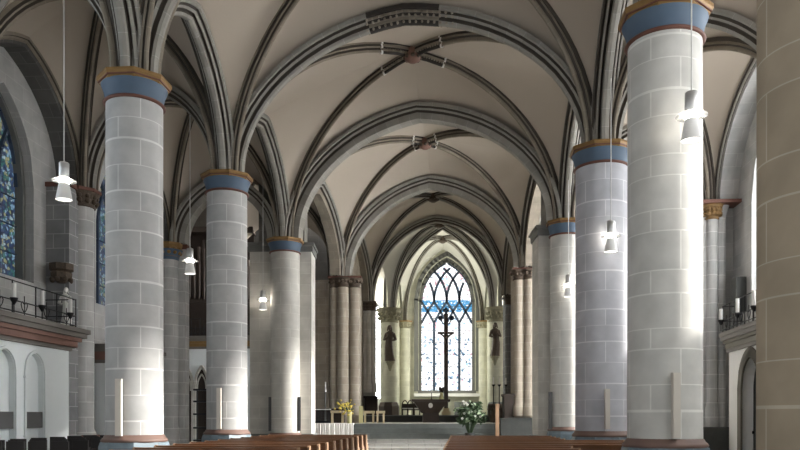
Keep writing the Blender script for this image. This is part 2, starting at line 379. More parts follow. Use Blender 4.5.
M['carved_black'] = plain('carved_dark_band', (0.03, 0.024, 0.02), 0.8)
M['stone_soffit_shade'] = ashlar('shaded_soffit_ashlar', (0.10, 0.098, 0.095), (0.125, 0.122, 0.118), (0.17, 0.168, 0.16), 0.8, 0.5, 0.01)  # darker ashlar: the shadow on the wall arch soffit put into its colour
M['glass_apse_fill'] = glass_emit('apse_fill_glass', [(0, (1, 0.98, 0.85)), (0.6, (0.95, 0.98, 0.9)), (0.85, (1, 1, 0.85))], 14.0, 5.0, 0.03)  # glowing panes added out of view to brighten the choir
M['carved_pale'] = plain('carved_highlight', (0.30, 0.26, 0.21), 0.7)
def arch(A, B, zt, c, prof, mats, label, start=0.18, zs=ZS, side=1, carved=False, name='transverse_arch', trim0=0):
    cv = full_arch(A, B, zs, zt, c, start)
    r = thing(name, label, 'arch', (A[0], A[1], zs))
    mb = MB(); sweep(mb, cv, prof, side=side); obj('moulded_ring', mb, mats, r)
    if carved:
        k = len(cv) // 2; seg = cv[k - 2:k + 3]
        cb = MB(); sweep(cb, seg, prof, 1.06)
        d = (seg[-1] - seg[0]).normalized(); S = Vector((-d.y, d.x, 0)).normalized()
        for q in range(len(seg) - 1):
            for e in range(6):
                p = seg[q].lerp(seg[q + 1], e / 3)
                for (s_, n_) in ((-.26, -.12), (.26, -.12), (-.2, -.21), (.2, -.21), (-.1, -.36), (.1, -.36)): cb.ball(p + S * s_ + Vector((0, 0, n_)), .045, 5, 1)
        obj('carved_band', cb, ['carved_black', 'carved_pale', 'carved_black'], r)
    return r
NA = 14.12; AR = 13.05; AI = 12.85; FO = 13.0
cn, ca = 0.10, 0.35
names = ['', '', 'fifth', 'first', 'second', 'third', 'fourth', 'fifth']
for i in range(0, 4):
    carv = 1 if i >= 3 else 0
    vault([L[i], R[i], R[i + 1], L[i + 1]], 15.05, [NA, AR, NA, AR], [cn, ca, cn, ca], [.12] * 4, 'beige rib vault over the nave pews', carved=carv)
vault([L[4], R[4], R[5], L[5]], 15.05, [NA, AR, 14.65, AR], [cn, ca, .17, ca], [.12] * 4, 'beige rib vault with carved boss before the crossing', carved=1)
vault([L[5], R[5], R[6], L[6]], 15.0, [14.65, 13.3, 14.5, 13.3], [.17, ca, .22, ca], [.12] * 4, 'rib vault over the crossing', carved=2, mats=('web', 'rib_brown'))
vault([L[6], R[6], R[7], L[7]], 15.0, [14.5, 13.0, 14.8, 13.0], [.22, ca, cn, ca], [.12] * 4, 'rib vault over the choir entrance', mats=('web', 'rib'))
C6L, C6R, A7L, A7R = (-0.8, 54.5), (6.95, 54.0), (0.22, 62.0), (6.95, 62.0)
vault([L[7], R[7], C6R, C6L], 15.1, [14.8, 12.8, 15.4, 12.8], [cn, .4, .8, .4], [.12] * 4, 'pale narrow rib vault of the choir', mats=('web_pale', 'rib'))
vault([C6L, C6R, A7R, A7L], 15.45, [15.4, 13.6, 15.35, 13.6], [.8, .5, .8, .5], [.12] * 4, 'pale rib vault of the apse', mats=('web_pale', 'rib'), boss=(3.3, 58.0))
ordn = {1: 'over the nearest pews', 2: 'between the frontmost round pillars', 3: 'high nave arch from first round pillar pair, cut off by the frame',
        4: 'nave arch with dark carved band at its crown'}
arch(L[1], R[1], NA, cn, P_TRANS, ['rib', 'rib_dark'], 'moulded stone nave arch behind the viewpoint')
arch(L[2], R[2], NA, cn, P_TRANS, ['rib', 'rib_dark'], 'moulded stone nave arch above the beige pillar')
arch(L[3], R[3], NA, cn, P_TRANS, ['rib', 'rib_dark'], 'moulded nave arch springing from the first pillar in each row')
arch(L[4], R[4], NA, cn, P_TRANS, ['rib', 'rib_dark'], 'moulded nave arch with a dark carved band at its crown', carved=True)
arch(L[5], R[5], 14.65, .17, P_CROSS, ['rib', 'rib_dark', 'rib'], 'broad nave arch at the crossing with flat grey soffit')
arch(L[6], R[6], 14.5, .22, P_CROSS, ['rib', 'rib_dark', 'rib'], 'broad brownish arch on the tan shafted piers beyond the crossing')
arch(L[7], R[7], 14.8, cn, P_TRANS, ['rib', 'rib_dark'], 'thin double-moulded arch at the entrance of the choir')
arch(C6L, C6R, 15.4, .8, P_AISLE, ['rib', 'rib_dark'], 'sharply pointed arch between the two statue columns')
# arcade arches along both rows
lab = {0: 'behind the viewpoint', 1: 'beside the viewpoint', 2: 'between the frame edge and the first pillar', 3: 'between the first and second round pillars', 4: 'between the second and third round pillars', 5: 'at the crossing', 6: 'beside the choir'}
for i in range(0, 7):
    for side_, row in (('aisle of the stained windows', L), ('aisle of the dark door', R)):
        if row is R and i == 2: t_ = 'from the beige pillar to the first lit pillar'
        else: t_ = lab[i]
        ap = AR if i < 5 else 13.3
        if i == 6: ap = 13.0
        arch(row[i], row[i + 1], ap, ca, P_TRANS if i < 5 else P_CROSS, ['rib', 'rib_dark', 'rib_brown'], 'arcade arch %s, %s side' % (t_, side_.split(' of the ')[1].replace('stained windows', 'stained window')), name='arcade_arch')
# aisle vaults
for i in range(0, 6):
    vault([Wl[i], L[i], L[i + 1], Wl[i + 1]], 13.85, [AI, AR if i < 5 else 13.3, AI, FO], [ca] * 4, [.12] * 4, 'rib vault over the aisle beside the stained windows')
    vault([R[i], Er[i], Er[i + 1], R[i + 1]], 13.45, [AI, FO, AI, AR if i < 5 else 13.3], [ca] * 4, [.12] * 4, 'rib vault over the aisle beside the dark door')
for i in range(1, 6):
    w_ = {1: 'behind the viewpoint', 2: 'above the frame', 3: 'springing from the first round pillar', 4: 'springing from the second round pillar', 5: 'at the transept opening'}[i]
    arch(Wl[i], L[i], AI if i < 5 else 12.3, ca, P_AISLE if i < 5 else P_CROSS, ['rib', 'rib_dark', 'rib'], 'aisle arch %s toward the stained windows' % w_, name='aisle_arch')
    arch(R[i], Er[i], AI, ca, P_AISLE, ['rib', 'rib_dark', 'rib'], 'aisle arch %s toward the dark door' % w_, name='aisle_arch')

# ------------------------------------------------------------------ pillars
def oct_ring(mb, cx, cy, prof, mi): mb.lathe(cx, cy, prof, 8, mi, phase=pi / 8 + NRZ, smooth=False)
def pillar(x, y, r, mat, label, zn=8.82, zb=0.0):
    t = thing('pillar', label, 'pillar', (x, y, 0)); t['group'] = 'round nave pillars'
    mb = MB(); mb.lathe(x, y, [(r * (1 - .015 * k / 60), lerp(1.1 + zb, zn, k / 60)) for k in range(61)], 48, wob=.085, rot=hash((round(x * 7), 3)) % 7); obj('shaft', mb, mat, t)
    nr = MB(); nr.lathe(x, y, [(r, zn - .035), (r + .035, zn - .03), (r + .055, zn), (r + .035, zn + .03), (r, zn + .035)], 40); obj('neck_ring', nr, 'red', t)
    cp = MB(); cp.lathe(x, y, [(r, zn + .03), (r + .01, zn + .12), (r + .04, zn + .26), (r + .10, zn + .40)], 40)
    obj('blue_bell', cp, 'blue', t)
    ab = MB(); oct_ring(ab, x, y, [(r + .08, zn + .38), (r + .13, zn + .41), (r + .13, zn + .45), (r + .16, zn + .47), (r + .19, zn + .51), (r + .19, zn + .58), (r + .1, ZS + .02)], 0)
    obj('gilt_abacus', ab, 'gold', t)
    rd = MB(); oct_ring(rd, x, y, [(r + .135, zn + .445), (r + .16, zn + .45), (r + .165, zn + .47), (r + .14, zn + .475)], 0); obj('red_fillet', rd, 'red', t)
    pb = MB(); pb.lathe(x, y, [(r + .08, 1.00 + zb), (r + .11, 1.03 + zb), (r + .08, 1.08 + zb), (r + .05, 1.10 + zb), (r + .03, 1.14 + zb), (r, 1.17 + zb)], 40); obj('base_ring', pb, 'base_red', t)
    pl = MB(); oct_ring(pl, x, y, [(r + .26, 0), (r + .26, .14), (r + .15, .20), (r + .15, .88 + zb), (r + .13, .94 + zb), (r + .11, 1.0 + zb)], 0); obj('plinth', pl, 'plinth', t)
    return t
pillar(*L[3], .645, 'stone', 'grey ashlar round pillar first in the row beside the stained windows')
pillar(*L[4], .655, 'stone', 'grey ashlar round pillar standing second in the row beside the stained windows')
pillar(*L[5], .65, 'stone_pale', 'pale round pillar against the white crossing pier, third from the stained window side', zb=-.3)
pillar(*R[2], .72, 'stone_beige', 'beige round pillar cut by the frame edge, no capital in view')
pillar(*R[3], .70, 'stone_warm', 'warm white round pillar with bright blue capital beside the big pendant lamp')
pillar(*R[4], .76, 'stone_light_cast', 'lilac grey round pillar behind the warm white one, lamp hanging in front')
pillar(*R[5], .62, 'stone_warm', 'sunlit cream round pillar farthest in the row above the altar-side pew ends')
for p_, l_ in ((L[2], 'round pillar out of view beside the stained windows'), (L[1], 'round pillar behind the viewpoint beside the stained windows'), (R[1], 'round pillar behind the viewpoint on the door side')):
    pillar(*p_, .66, 'stone', l_)
def pier_box(x0, x1, y0, y1, mat, label, capz=ZS):
    t = thing('crossing_pier', label, 'pier', ((x0 + x1) / 2, (y0 + y1) / 2, 0))
    a = MB(); a.box(x0, x1, y0, y1, 0, capz - .3); obj('shaft', a, mat, t)
    b_ = MB(); b_.box(x0 - .06, x1 + .06, y0 - .06, y1 + .06, capz - .42, capz - .34); b_.box(x0 - .12, x1 + .12, y0 - .12, y1 + .12, capz - .16, capz - .02)
    b_.box(x0 - .06, x1 + .06, y0 - .06, y1 + .06, capz - .34, capz - .16); obj('capital', b_, 'frame_stone', t)
    c_ = MB(); c_.box(x0 - .1, x1 + .1, y0 - .1, y1 + .1, 0, .8); obj('base', c_, 'step', t)
    u = MB(); u.box(x0 + .35, x1 - .35, y0 + .25, y1 - .1, capz - .02, 12.6); obj('upper_shaft', u, 'wall_dim', t)
    return t
pier_box(-6.75, -3.98, 33.7, 35.2, 'stone_pale', 'pale square pier behind the white sunlit pillar')
pier_box(5.66, 7.9, 30.65, 32.1, 'stone_pale', 'grey beige square pier behind the cream sunlit pillar')
def cluster(shafts, y, mat, label, capmat, z0, xa, xb, depth=1.2, capz=ZS, wallx=None, cat='pier'):
    t = thing('clustered_pier', label, cat, ((xa + xb) / 2, y, 0))
    co = MB(); co.box(xa, xb, y + .05, y + depth, 0, capz); obj('core', co, mat, t)
    for (x, r, dy) in shafts:
        s_ = MB(); s_.lathe(x, y + dy, [(r * 1.35, z0), (r * 1.35, z0 + .5), (r * 1.15, z0 + .62), (r, z0 + .7), (r, capz - .55)], 20); obj('shaft', s_, mat, t)
        c_ = MB(); c_.lathe(x, y + dy, [(r * 1.12, capz - .62), (r * 1.12, capz - .55), (r, capz - .53), (r * 1.15, capz - .3), (r * 1.55, capz - .12), (r * 1.6, capz - .10)], 16)
        for k in range(7):
            a = pi + k * pi / 6; c_.ball((x + r * 1.3 * cos(a), y + dy + r * 1.3 * sin(a), capz - .3), r * .3, 5)
        obj('capital', c_, capmat, t)
    ab = MB(); ab.box(xa - .1, xb + .1, y - .32, y + depth, capz - .1, capz + .02); obj('abacus', ab, 'red' if 'tan' in mat else 'carved', t)
    return t
cluster([(PX(334, 42.1), .2, -.0), (PX(343, 42), .32, -.12), (PX(354.5, 42), .3, .05)], 42.1, 'stone_tan', 'tan clustered pier with rounded shafts left of the choir steps', 'carved', 1.0, PX(330, 42.1), PX(360, 42.1))
cluster([(PX(520, 39.5), .3, .05), (PX(530, 39.5), .34, -.1)], 39.7, 'stone_tan', 'tan clustered pier beside the dark wooden stall', 'carved', 1.6, PX(514.5, 39.6), PX(537, 39.6))
cluster([(PX(364.5, 51), .17, 0), (PX(368.5, 51), .17, -.12), (PX(373.5, 51), .17, 0)], 51.3, 'stone_pale', 'slim grey clustered pier beside the bright ambulatory window', 'carved', 3.2, PX(362, 51.3), PX(375, 51.3))
cluster([(PX(507.5, 48.4), .16, -.05), (PX(512, 48.4), .18, .0)], 48.5, 'stone_dark', 'narrow dark clustered pier behind the dark wooden stall', 'carved', 3.2, PX(505.5, 48.5), PX(514, 48.5))
# choir columns
def choir_column(x, y, r, label):
    t = thing('choir_column', label, 'column', (x, y, 1.7)); z0 = 1.7
    s_ = MB(); s_.lathe(x, y, [(r, z0 + .9), (r * .98, 8.45)], 32); obj('shaft', s_, 'stone_choir', t)
    c_ = MB(); c_.lathe(x, y, [(r, 8.35), (r + .08, 8.42), (r, 8.5), (r + .06, 8.75), (r + .2, 9.15), (r + .28, 9.22), (r + .30, 9.38), (r, 9.42)], 24)
    for k in range(14):
        a = k * 2 * pi / 14
        for zz in (8.68, 8.98): c_.ball((x + (r + .12) * cos(a + zz), y + (r + .12) * sin(a + zz), zz), .13, 5)
    obj('carved_capital', c_, 'carved_grey', t)
    p_ = MB(); oct_ring(p_, x, y, [(r + .16, z0 - .04), (r + .16, z0 + .6), (r + .06, z0 + .85), (r, z0 + .92)], 0); obj('plinth', p_, 'bronze' if x < 0 else 'step', t)
choir_column(*C6L, .62, 'cream column with dark statue beside the slim grey clustered pier')
choir_column(*C6R, .55, 'cream sunlit column with statue behind the three candlesticks')
def respond(x, y, r, mat, label, z0=1.7, capz=ZS, capmat='carved', facing=0, big=False):
    t = thing('wall_respond', label, 'half column', (x, y, z0))
    s_ = MB(); s_.lathe(x, y, [(r * 1.2, z0), (r * 1.2, z0 + .7), (r, z0 + .85), (r, capz - .6)], 28); obj('shaft', s_, mat, t)
    c_ = MB(); c_.lathe(x, y, [(r, capz - .62), (r + .06, capz - .6), (r + .02, capz - .5), (r + .1, capz - .3), (r + .2, capz - .12)], 20)
    for k in range(12):
        a = k * pi / 6
        for zz in (-.42, -.25): c_.ball((x + (r + .08) * cos(a + zz * 3), y + (r + .08) * sin(a + zz * 3), capz + zz), .1, 5)
    obj('carved_capital', c_, capmat, t)
    ab = MB(); oct_ring(ab, x, y, [(r + .18, capz - .13), (r + .24, capz - .1), (r + .24, capz + .0)], 0); obj('abacus', ab, 'red' if capmat == 'carved' else 'gold', t)
    return t
respond(.37, 61.7, .46, 'stone_choir', 'slender pale half column beside the choir window, near the altar', capmat='carved_grey')
respond(6.92, 61.7, .46, 'stone_choir', 'slender pale half column beside the choir window, near the flower bush', capmat='carved_grey')

# ------------------------------------------------------------------ walls with arched openings
def arch_h(u, a, zsp, zap):
    """height of a pointed arch of half width a at offset u from its centre"""
    rise = zap - zsp; r = (rise * rise + a * a) / (2 * a); u = abs(u)
    if u >= a: return zsp
    if rise >= a:
        c = r - a; return zsp + sqrt(max(0, r * r - (u + c) ** 2))
    return zsp + rise * sqrt(max(0, 1 - (u / a) ** 2))
def frame_of(A, B, flip=False):
    A = Vector((A[0], A[1], 0)); B = Vector((B[0], B[1], 0)); U = (B - A).normalized(); N = Vector((-U.y, U.x, 0))
    if flip: N = -N
    return A, U, N, (B - A).length
def W3(fr, u, z, n=0.0): return fr[0] + fr[1] * u + fr[2] * n + Vector((0, 0, z))
def wall_open(mb, fr, u0, u1, z0, z1, opens, depth=0.5, mi=0, back=None, n0=0.0, rmi=None):
    """opens: (uc, half, zsill, zspring, zapex); reveal goes to n0-depth"""
    cur = u0; rmi = mi if rmi is None else rmi
    for (uc, a, zs_, zsp, zap) in opens:
        if uc - a > cur: mb.quad(W3(fr, cur, z0, n0), W3(fr, uc - a, z0, n0), W3(fr, uc - a, z1, n0), W3(fr, cur, z1, n0), mi)
        K = 20
        for k in range(K):
            ua = uc - a + 2 * a * k / K; ub = uc - a + 2 * a * (k + 1) / K
            ha, hb = arch_h(ua - uc, a, zsp, zap), arch_h(ub - uc, a, zsp, zap)
            mb.quad(W3(fr, ua, ha, n0), W3(fr, ub, hb, n0), W3(fr, ub, z1, n0), W3(fr, ua, z1, n0), mi)
            mb.quad(W3(fr, ua, ha, n0), W3(fr, ub, hb, n0), W3(fr, ub, hb, n0 - depth), W3(fr, ua, ha, n0 - depth), rmi)
            if zs_ > z0: mb.quad(W3(fr, ua, z0, n0), W3(fr, ub, z0, n0), W3(fr, ub, zs_, n0), W3(fr, ua, zs_, n0), mi)
            if back is not None: mb.quad(W3(fr, ua, zs_, n0 - depth), W3(fr, ub, zs_, n0 - depth), W3(fr, ub, hb, n0 - depth), W3(fr, ua, ha, n0 - depth), back)
        for ue in (uc - a, uc + a): mb.quad(W3(fr, ue, zs_, n0), W3(fr, ue, zs_, n0 - depth), W3(fr, ue, zsp, n0 - depth), W3(fr, ue, zsp, n0), rmi)
        mb.quad(W3(fr, uc - a, zs_, n0), W3(fr, uc + a, zs_, n0), W3(fr, uc + a, zs_, n0 - depth), W3(fr, uc - a, zs_, n0 - depth), rmi)
        cur = uc + a
    if u1 > cur: mb.quad(W3(fr, cur, z0, n0), W3(fr, u1, z0, n0), W3(fr, u1, z1, n0), W3(fr, cur, z1, n0), mi)
def outline(uc, a, zs_, zsp, zap, K=16):
    pts = [(uc - a, zs_), (uc - a, zsp)]
    for k in range(1, K): u = uc - a * cos(pi * k / K) if False else uc - a + 2 * a * k / K; pts.append((u, arch_h(u - uc, a, zsp, zap)))
    return pts + [(uc + a, zsp), (uc + a, zs_)]
def bar(mb, fr, p, q, w, n0, n1, mi=0):
    """straight bar on the window plane from p to q (u,z), w wide, from depth n0 to n1"""
    p = Vector(p); q = Vector(q); d = (q - p)
    if d.length < 1e-5: return
    d.normalize(); s_ = Vector((-d.y, d.x)) * w / 2; p = p - d * w * .2; q = q + d * w * .2
    c = [p - s_, q - s_, q + s_, p + s_]
    a = [W3(fr, v.x, v.y, n0) for v in c]; b_ = [W3(fr, v.x, v.y, n1) for v in c]
    mb.add(a + b_, [(0, 1, 2, 3), (7, 6, 5, 4), (0, 4, 5, 1), (1, 5, 6, 2), (2, 6, 7, 3), (3, 7, 4, 0)], mi)
WN = [0]
def window(fr, uc, a, zs_, zsp, zap, lights, glass, label, n0, frame_w=.16, mull=.10, lattice=None, frame_mat='frame_stone', tr_mat='lead', bars=0.9, sill=True):
    WN[0] += 1
    c0 = W3(fr, uc, zs_, n0); root = struct(empty('window_%d' % WN[0], c0)); root['label'] = label
    g = MB(); K = 24
    for k in range(K):
        ua = uc - a + 2 * a * k / K; ub = uc - a + 2 * a * (k + 1) / K
        ha, hb = arch_h(ua - uc, a, zsp, zap), arch_h(ub - uc, a, zsp, zap)
        g.add([W3(fr, ua, zs_, n0 - .05), W3(fr, ub, zs_, n0 - .05), W3(fr, ub, hb, n0 - .05), W3(fr, ua, ha, n0 - .05)], [(0, 1, 2, 3)], 0, [[(ua, zs_), (ub, zs_), (ub, hb), (ua, ha)]])
    obj('glass', g, glass, root)
    t = MB(); rise = zap - zsp; r = (rise * rise + a * a) / (2 * a) if rise >= a else a * 1.2
    def inside(u, z): return abs(u - uc) < a and z < arch_h(u - uc, a, zsp, zap) + .02
    step = 2 * a / lights
    for k in range(1, lights):
        um = uc - a + step * k; bar(t, fr, (um, zs_), (um, lattice[0] if lattice else zsp), mull, n0 - .06, n0 + .06)
        if lattice: bar(t, fr, (um, lattice[0] + lattice[1]), (um, zsp), mull, n0 - .06, n0 + .06)
    for k in range(0, lights + 1):
        um = uc - a + step * k
        for sg in (-1, 1):
            prev = (um, zsp)
            for q in range(1, 15):
                an = q * (pi / 2) / 14; p = (um + sg * r * (1 - cos(an)), zsp + r * sin(an))
                if not inside(*p): break
                bar(t, fr, prev, p, mull * .9, n0 - .06, n0 + .06); prev = p
    if lattice:
        zl, hl = lattice
        for k in range(lights):
            ua = uc - a + step * k; um = ua + step / 2; ub = ua + step
            for (p, q) in (((ua, zl), (um, zl + hl * .55)), ((um, zl + hl * .55), (ub, zl)), ((ua, zl + hl), (um, zl + hl * .55)), ((um, zl + hl * .55), (ub, zl + hl))):
                bar(t, fr, p, q, mull * .9, n0 - .05, n0 + .05)
    obj('tracery', t, tr_mat, root)
    if bars:
        bb = MB(); z = zs_ + bars
        while z < zsp + .1:
            bar(bb, fr, (uc - a, z), (uc + a, z), .03, n0 - .04, n0 + .02); z += bars
        obj('saddle_bar', bb, tr_mat, root)
    f = MB(); o = outline(uc, a + frame_w / 2, zs_, zsp, zap + frame_w * .55)
    for p, q in zip(o[:-1], o[1:]): bar(f, fr, p, q, frame_w, n0 - .1, n0 + .22)
    obj('stone_frame', f, frame_mat, root)
    if sill:
        s_ = MB(); bar(s_, fr, (uc - a - .25, zs_ - .12), (uc + a + .25, zs_ - .12), .24, n0 - .1, n0 + .45); obj('sill', s_, frame_mat, root)
    return root
def wall_bay(Wp, Wq, flip, glass, wname, label, lights=3, winz=(5.9, 9.0, 11.7), hw=1.62, du=0.0):
    fr = frame_of(Wp, Wq, flip)  # N points into the church
    ln = fr[3]; mb = MB()
    wall_open(mb, fr, -.2, ln + .2, 0, 13.8, [(ln / 2 + du, hw, winz[0], winz[1], winz[2])], depth=.55, n0=-.75)
    w = obj(wname, mb, 'wall'); struct(w); w['label'] = label
    window(fr, ln / 2 + du, hw - .15, winz[0], winz[1], winz[2] - .1, lights, glass, 'tall stained window in %s' % label, -1.25, frame_w=.28)
    # deep wall arch around the window
    return fr
for i in range(0, 5):
    g = 'glass_side' if i >= 3 else 'glass_soft'
    fr = wall_bay(Wl[i], Wl[i + 1], True, g, 'wall_left', 'grey aisle wall of the stained windows, bay %d' % i)
    r = arch(Wl[i], Wl[i + 1], FO, ca, P_FORM, ['rib_brown', 'rib_dark', 'stone_soffit_shade'], ['deep wall arch far behind the viewpoint', 'deep wall arch behind the viewpoint', 'deep wall arch just outside the frame', 'deep dark wall arch around the first stained window', 'deep dark wall arch around the far stained window'][i] + ', above the white gallery front' * (i > 2), name='wall_arch', start=.1)
    fr = wall_bay(Er[i], Er[i + 1], False, 'glass_bright', 'wall_right', 'aisle wall of the dark door, bay %d' % i, hw=2.45, du=-.15)
    arch(Er[i], Er[i + 1], FO, ca, P_FORM, ['rib', 'rib_dark', 'wall'], ['deep wall arch at the back, door side', 'deep wall arch behind the viewpoint, door side', 'deep wall arch beside the beige pillar, outside the frame', 'deep wall arch hidden by the beige pillar', 'deep grey wall arch above the gallery over the dark door'][i], name='wall_arch', start=.1, side=-1)
# responds on the outer walls
for (pt, lb) in ((Wl[3], 'grey half column out of view on the stained window wall'), (Wl[4], 'grey half column with brown carved capital between the two stained windows')):
    t = respond(pt[0] - .06, pt[1], .43, 'stone', lb, z0=.3)
    pb = MB(); pb.bbox(pt[0] - .45, pt[1] - .1, 0, ZS - .12, 1.0, 1.75, NRZ); obj('pilaster', pb, 'stone_dark', t)
    sb = MB(); sb.bbox(pt[0] - .42, pt[1] - .1, ZS - .14, ZS, 1.1, 1.9, NRZ); obj('string_course', sb, 'red', t)
    bb = MB(); bb.lathe(pt[0] + .05, pt[1], [(.62, 0), (.62, .75), (.5, .95)], 8, phase=pi / 8, smooth=False); obj('base', bb, 'cornice_red', t)
pt = Wl[5]
t = respond(pt[0] - .1, pt[1] - .15, .42, 'stone', 'pale half column with blue and gilt capital at the transept opening', z0=.3, capmat='gold')
bz = MB(); bz.lathe(pt[0] - .1, pt[1] - .15, [(.43, ZS - .75), (.5, ZS - .5), (.62, ZS - .3)], 20); obj('blue_bell', bz, 'blue', t)
pb = MB(); pb.box(pt[0] - .9, pt[0] + .62, pt[1] + .0, pt[1] + .6, 0, ZS - .2); obj('pilaster', pb, 'stone', t)
sb = MB(); sb.box(pt[0] - .9, pt[0] + .72, pt[1] - .1, pt[1] + .7, ZS - .2, ZS); obj('string_course', sb, 'red', t)
for (pt, lb) in ((Er[3], 'half column out of view on the door side'), (Er[4], 'half column behind the beige pillar on the door side')):
    t = respond(pt[0] - .05, pt[1], .43, 'stone', lb, z0=.3)
pt = Er[5]
t = respond(PX(713, 27.4), 27.5, .2, 'stone', 'slender grey wall shaft with gilt carved capital beside the door side gallery', z0=1.2, capmat='gold_dark')
s2 = MB(); s2.lathe(PX(720.5, 27.6), 27.6, [(.17, 1.2), (.17, ZS - .5), (.3, ZS - .1)], 16); obj('second_shaft', s2, 'stone', t)
s3 = MB(); s3.lathe(PX(705, 27.6), 27.7, [(.2, 1.2), (.2, ZS - .5), (.3, ZS - .1)], 16); obj('second_shaft', s3, 'stone', t)
pb = MB(); pb.bbox(pt[0] + .35, pt[1] + .75, 0, ZS, 1.7, 1.2, NRZ); obj('pilaster', pb, 'wall', t)
sb = MB(); sb.bbox(pt[0] + .3, pt[1] + .05, ZS - .1, ZS + .02, 1.9, 1.5, NRZ); obj('string_course', sb, 'red', t)
bb = MB(); bb.bbox(pt[0] + .2, pt[1] - .1, 0, 1.2, 2.1, 1.7, NRZ); obj('base', bb, 'dark_stone', t)
# transept and choir shells
def plainwall(name, A, B, z0, z1, mat, label, thick=.3, flip=False):
    fr = frame_of(A, B, flip); mb = MB(); ln = fr[3]
    c = [W3(fr, 0, z0), W3(fr, ln, z0), W3(fr, ln, z1), W3(fr, 0, z1)]; d = [p + fr[2] * -thick for p in c]
    mb.add(c + d, [(0, 1, 2, 3), (7, 6, 5, 4), (0, 4, 5, 1), (1, 5, 6, 2), (2, 6, 7, 3), (3, 7, 4, 0)])
    w = obj(name, mb, mat); struct(w); w['label'] = label; return w, fr
plainwall('wall_transept', (-13, 44.2), (PX(329, 43), 42.9), 0, ZS, 'stone_tan', 'tan stone wall beyond the crossing', flip=True)
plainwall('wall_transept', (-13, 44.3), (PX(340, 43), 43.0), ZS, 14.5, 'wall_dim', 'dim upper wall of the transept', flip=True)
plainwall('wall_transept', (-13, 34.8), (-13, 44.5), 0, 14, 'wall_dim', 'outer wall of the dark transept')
plainwall('wall_choir_left', (PX(345, 43), 43), (PX(364, 51.3), 52), 1.2, 13.5, 'stone_tan', 'wall beside the choir entrance', flip=True)
plainwall('wall_choir_right', (PX(536, 41), 40.8), (PX(514, 49), 49.2), 1.2, 13.5, 'stone_tan', 'wall behind the dark wooden stall')
# right transept: bright window in its outer wall and return walls
frT = frame_of((14.2, 28.2), (14.6, 41.5)); mb = MB()
wall_open(mb, frT, 0, frT[3], 0, 14, [(4.1, 3.5, 3.0, 10.2, 13.6)], .5); w = obj('wall_transept_right', mb, 'wall'); struct(w)
window(frT, 4.1, 3.4, 3.0, 10.2, 13.5, 4, 'glass_trans', 'big bright transept window out of view', -.45)
plainwall('wall_transept_right', (PX(536, 41), 40.8), (15, 41.5), 0, 14, 'wall', 'wall of the bright transept', flip=True)
plainwall('wall_transept_right', (12.0, 28.45), (15, 28.45), 0, 14, 'wall', 'return wall of the bright transept')
# roofs over the transept ends
for (x0, x1, y0, y1) in ((-13.5, -9.6, 33.5, 45), (11.6, 15.2, 28.1, 42)):
    mb = MB(); mb.box(x0, x1, y0, y1, 13.9, 14.1); struct(obj('ceiling', mb, 'web'))
# ambulatory behind the choir columns
frA = frame_of((-6.0, 59.3), (1.2, 59.6), True); mb = MB()
wcL = PX(378, 59.4) + 6.0
wall_open(mb, frA, 0, 5.35, 1.6, 14, [(wcL - .15, .52, 3.0, 9.6, 10.6)], .3); pass
struct(obj('wall_ambulatory', mb, 'stone_pale'))
window(frA, wcL - .15, .5, 3.0, 9.6, 10.5, 1, 'glass_strip', 'bright strip of window between the grey pier and the statue column', -.25, frame_w=.06, bars=0.8, sill=False)
frB = frame_of((6.3, 58.6), (14, 58.6), True); mb = MB()
wcR = PX(501, 58.6) - 6.3 + .0
wall_open(mb, frB, 1.02, 7, 1.6, 14, [(wcR + .3, .8, 2.2, 9.2, 10.4)], .3); struct(obj('wall_ambulatory', mb, 'stone_pale'))
window(frB, wcR + .3, .78, 2.2, 9.2, 10.3, 2, 'glass_strip', 'bright strip of window behind the three candlesticks', -.25, frame_w=.06, bars=0.8, sill=False)
plainwall('wall_ambulatory', (-6, 51.5), (-6, 60), 1.6, 14, 'stone_pale', 'outer wall of the ambulatory')
plainwall('wall_ambulatory', (12.5, 48), (12.5, 60), 1.6, 14, 'stone_pale', 'outer wall of the ambulatory, door side')
mb = MB(); mb.box(-6.2, -1.0, 51.8, 60, 13.4, 13.6); mb.box(7.0, 13, 48.8, 60, 13.4, 13.6); struct(obj('ceiling', mb, 'web'))
# apse wall with the great window
frW = frame_of((-0.6, 62.0), (7.9, 62.0), True); mb = MB()
wc = PX(447, 62) + 0.6
wall_open(mb, frW, 0, 8.5, 1.6, 15.8, [(wc, 2.32, 3.7, 11.2, 14.75)], .5, n0=0); w = obj('wall_apse', mb, 'stone_choir'); struct(w); w['label'] = 'pale wall around the great choir window'
window(frW, wc, 2.1, 3.72, 11.15, 14.35, 4, 'glass_choir', 'great pointed choir window with white and blue glass', -.42, frame_w=.36, mull=.21, lattice=(9.35, 1.75), bars=1.0, frame_mat='frame_stone')
ab = MB(); o = outline(wc, 2.55, 3.7, 11.2, 15.0)
for p, q in zip(o[:-1], o[1:]): bar(ab, frW, p, q, .34, -.02, .16)
t = struct(obj('trim_1', ab, 'frame_stone')); t['label'] = 'moulded surround of the great choir window'
sb = MB(); sb.box(PX(414, 61.8), PX(489, 61.8), 61.4, 61.95, 3.2, 3.45); struct(obj('trim_2', sb, 'white'))
for (A_, B_, fl) in (((A7L[0] - .1, 62.3), (C6L[0] - .2, 55.6), False), ((A7R[0] + .1, 62.3), (7.3, 55.8), True)):
    fs_ = frame_of(A_, B_, fl); mb = MB(); wall_open(mb, fs_, 0, fs_[3], 1.6, 14.5, [(4.2, 1.4, 3.7, 10.4, 12.9)], .4, n0=0); struct(obj('wall_apse_side', mb, 'stone_choir'))
    window(fs_, 4.2, 1.35, 3.7, 10.4, 12.8, 3, 'glass_apse_fill', 'added unseen side window brightening the apse', -.36, bars=0)
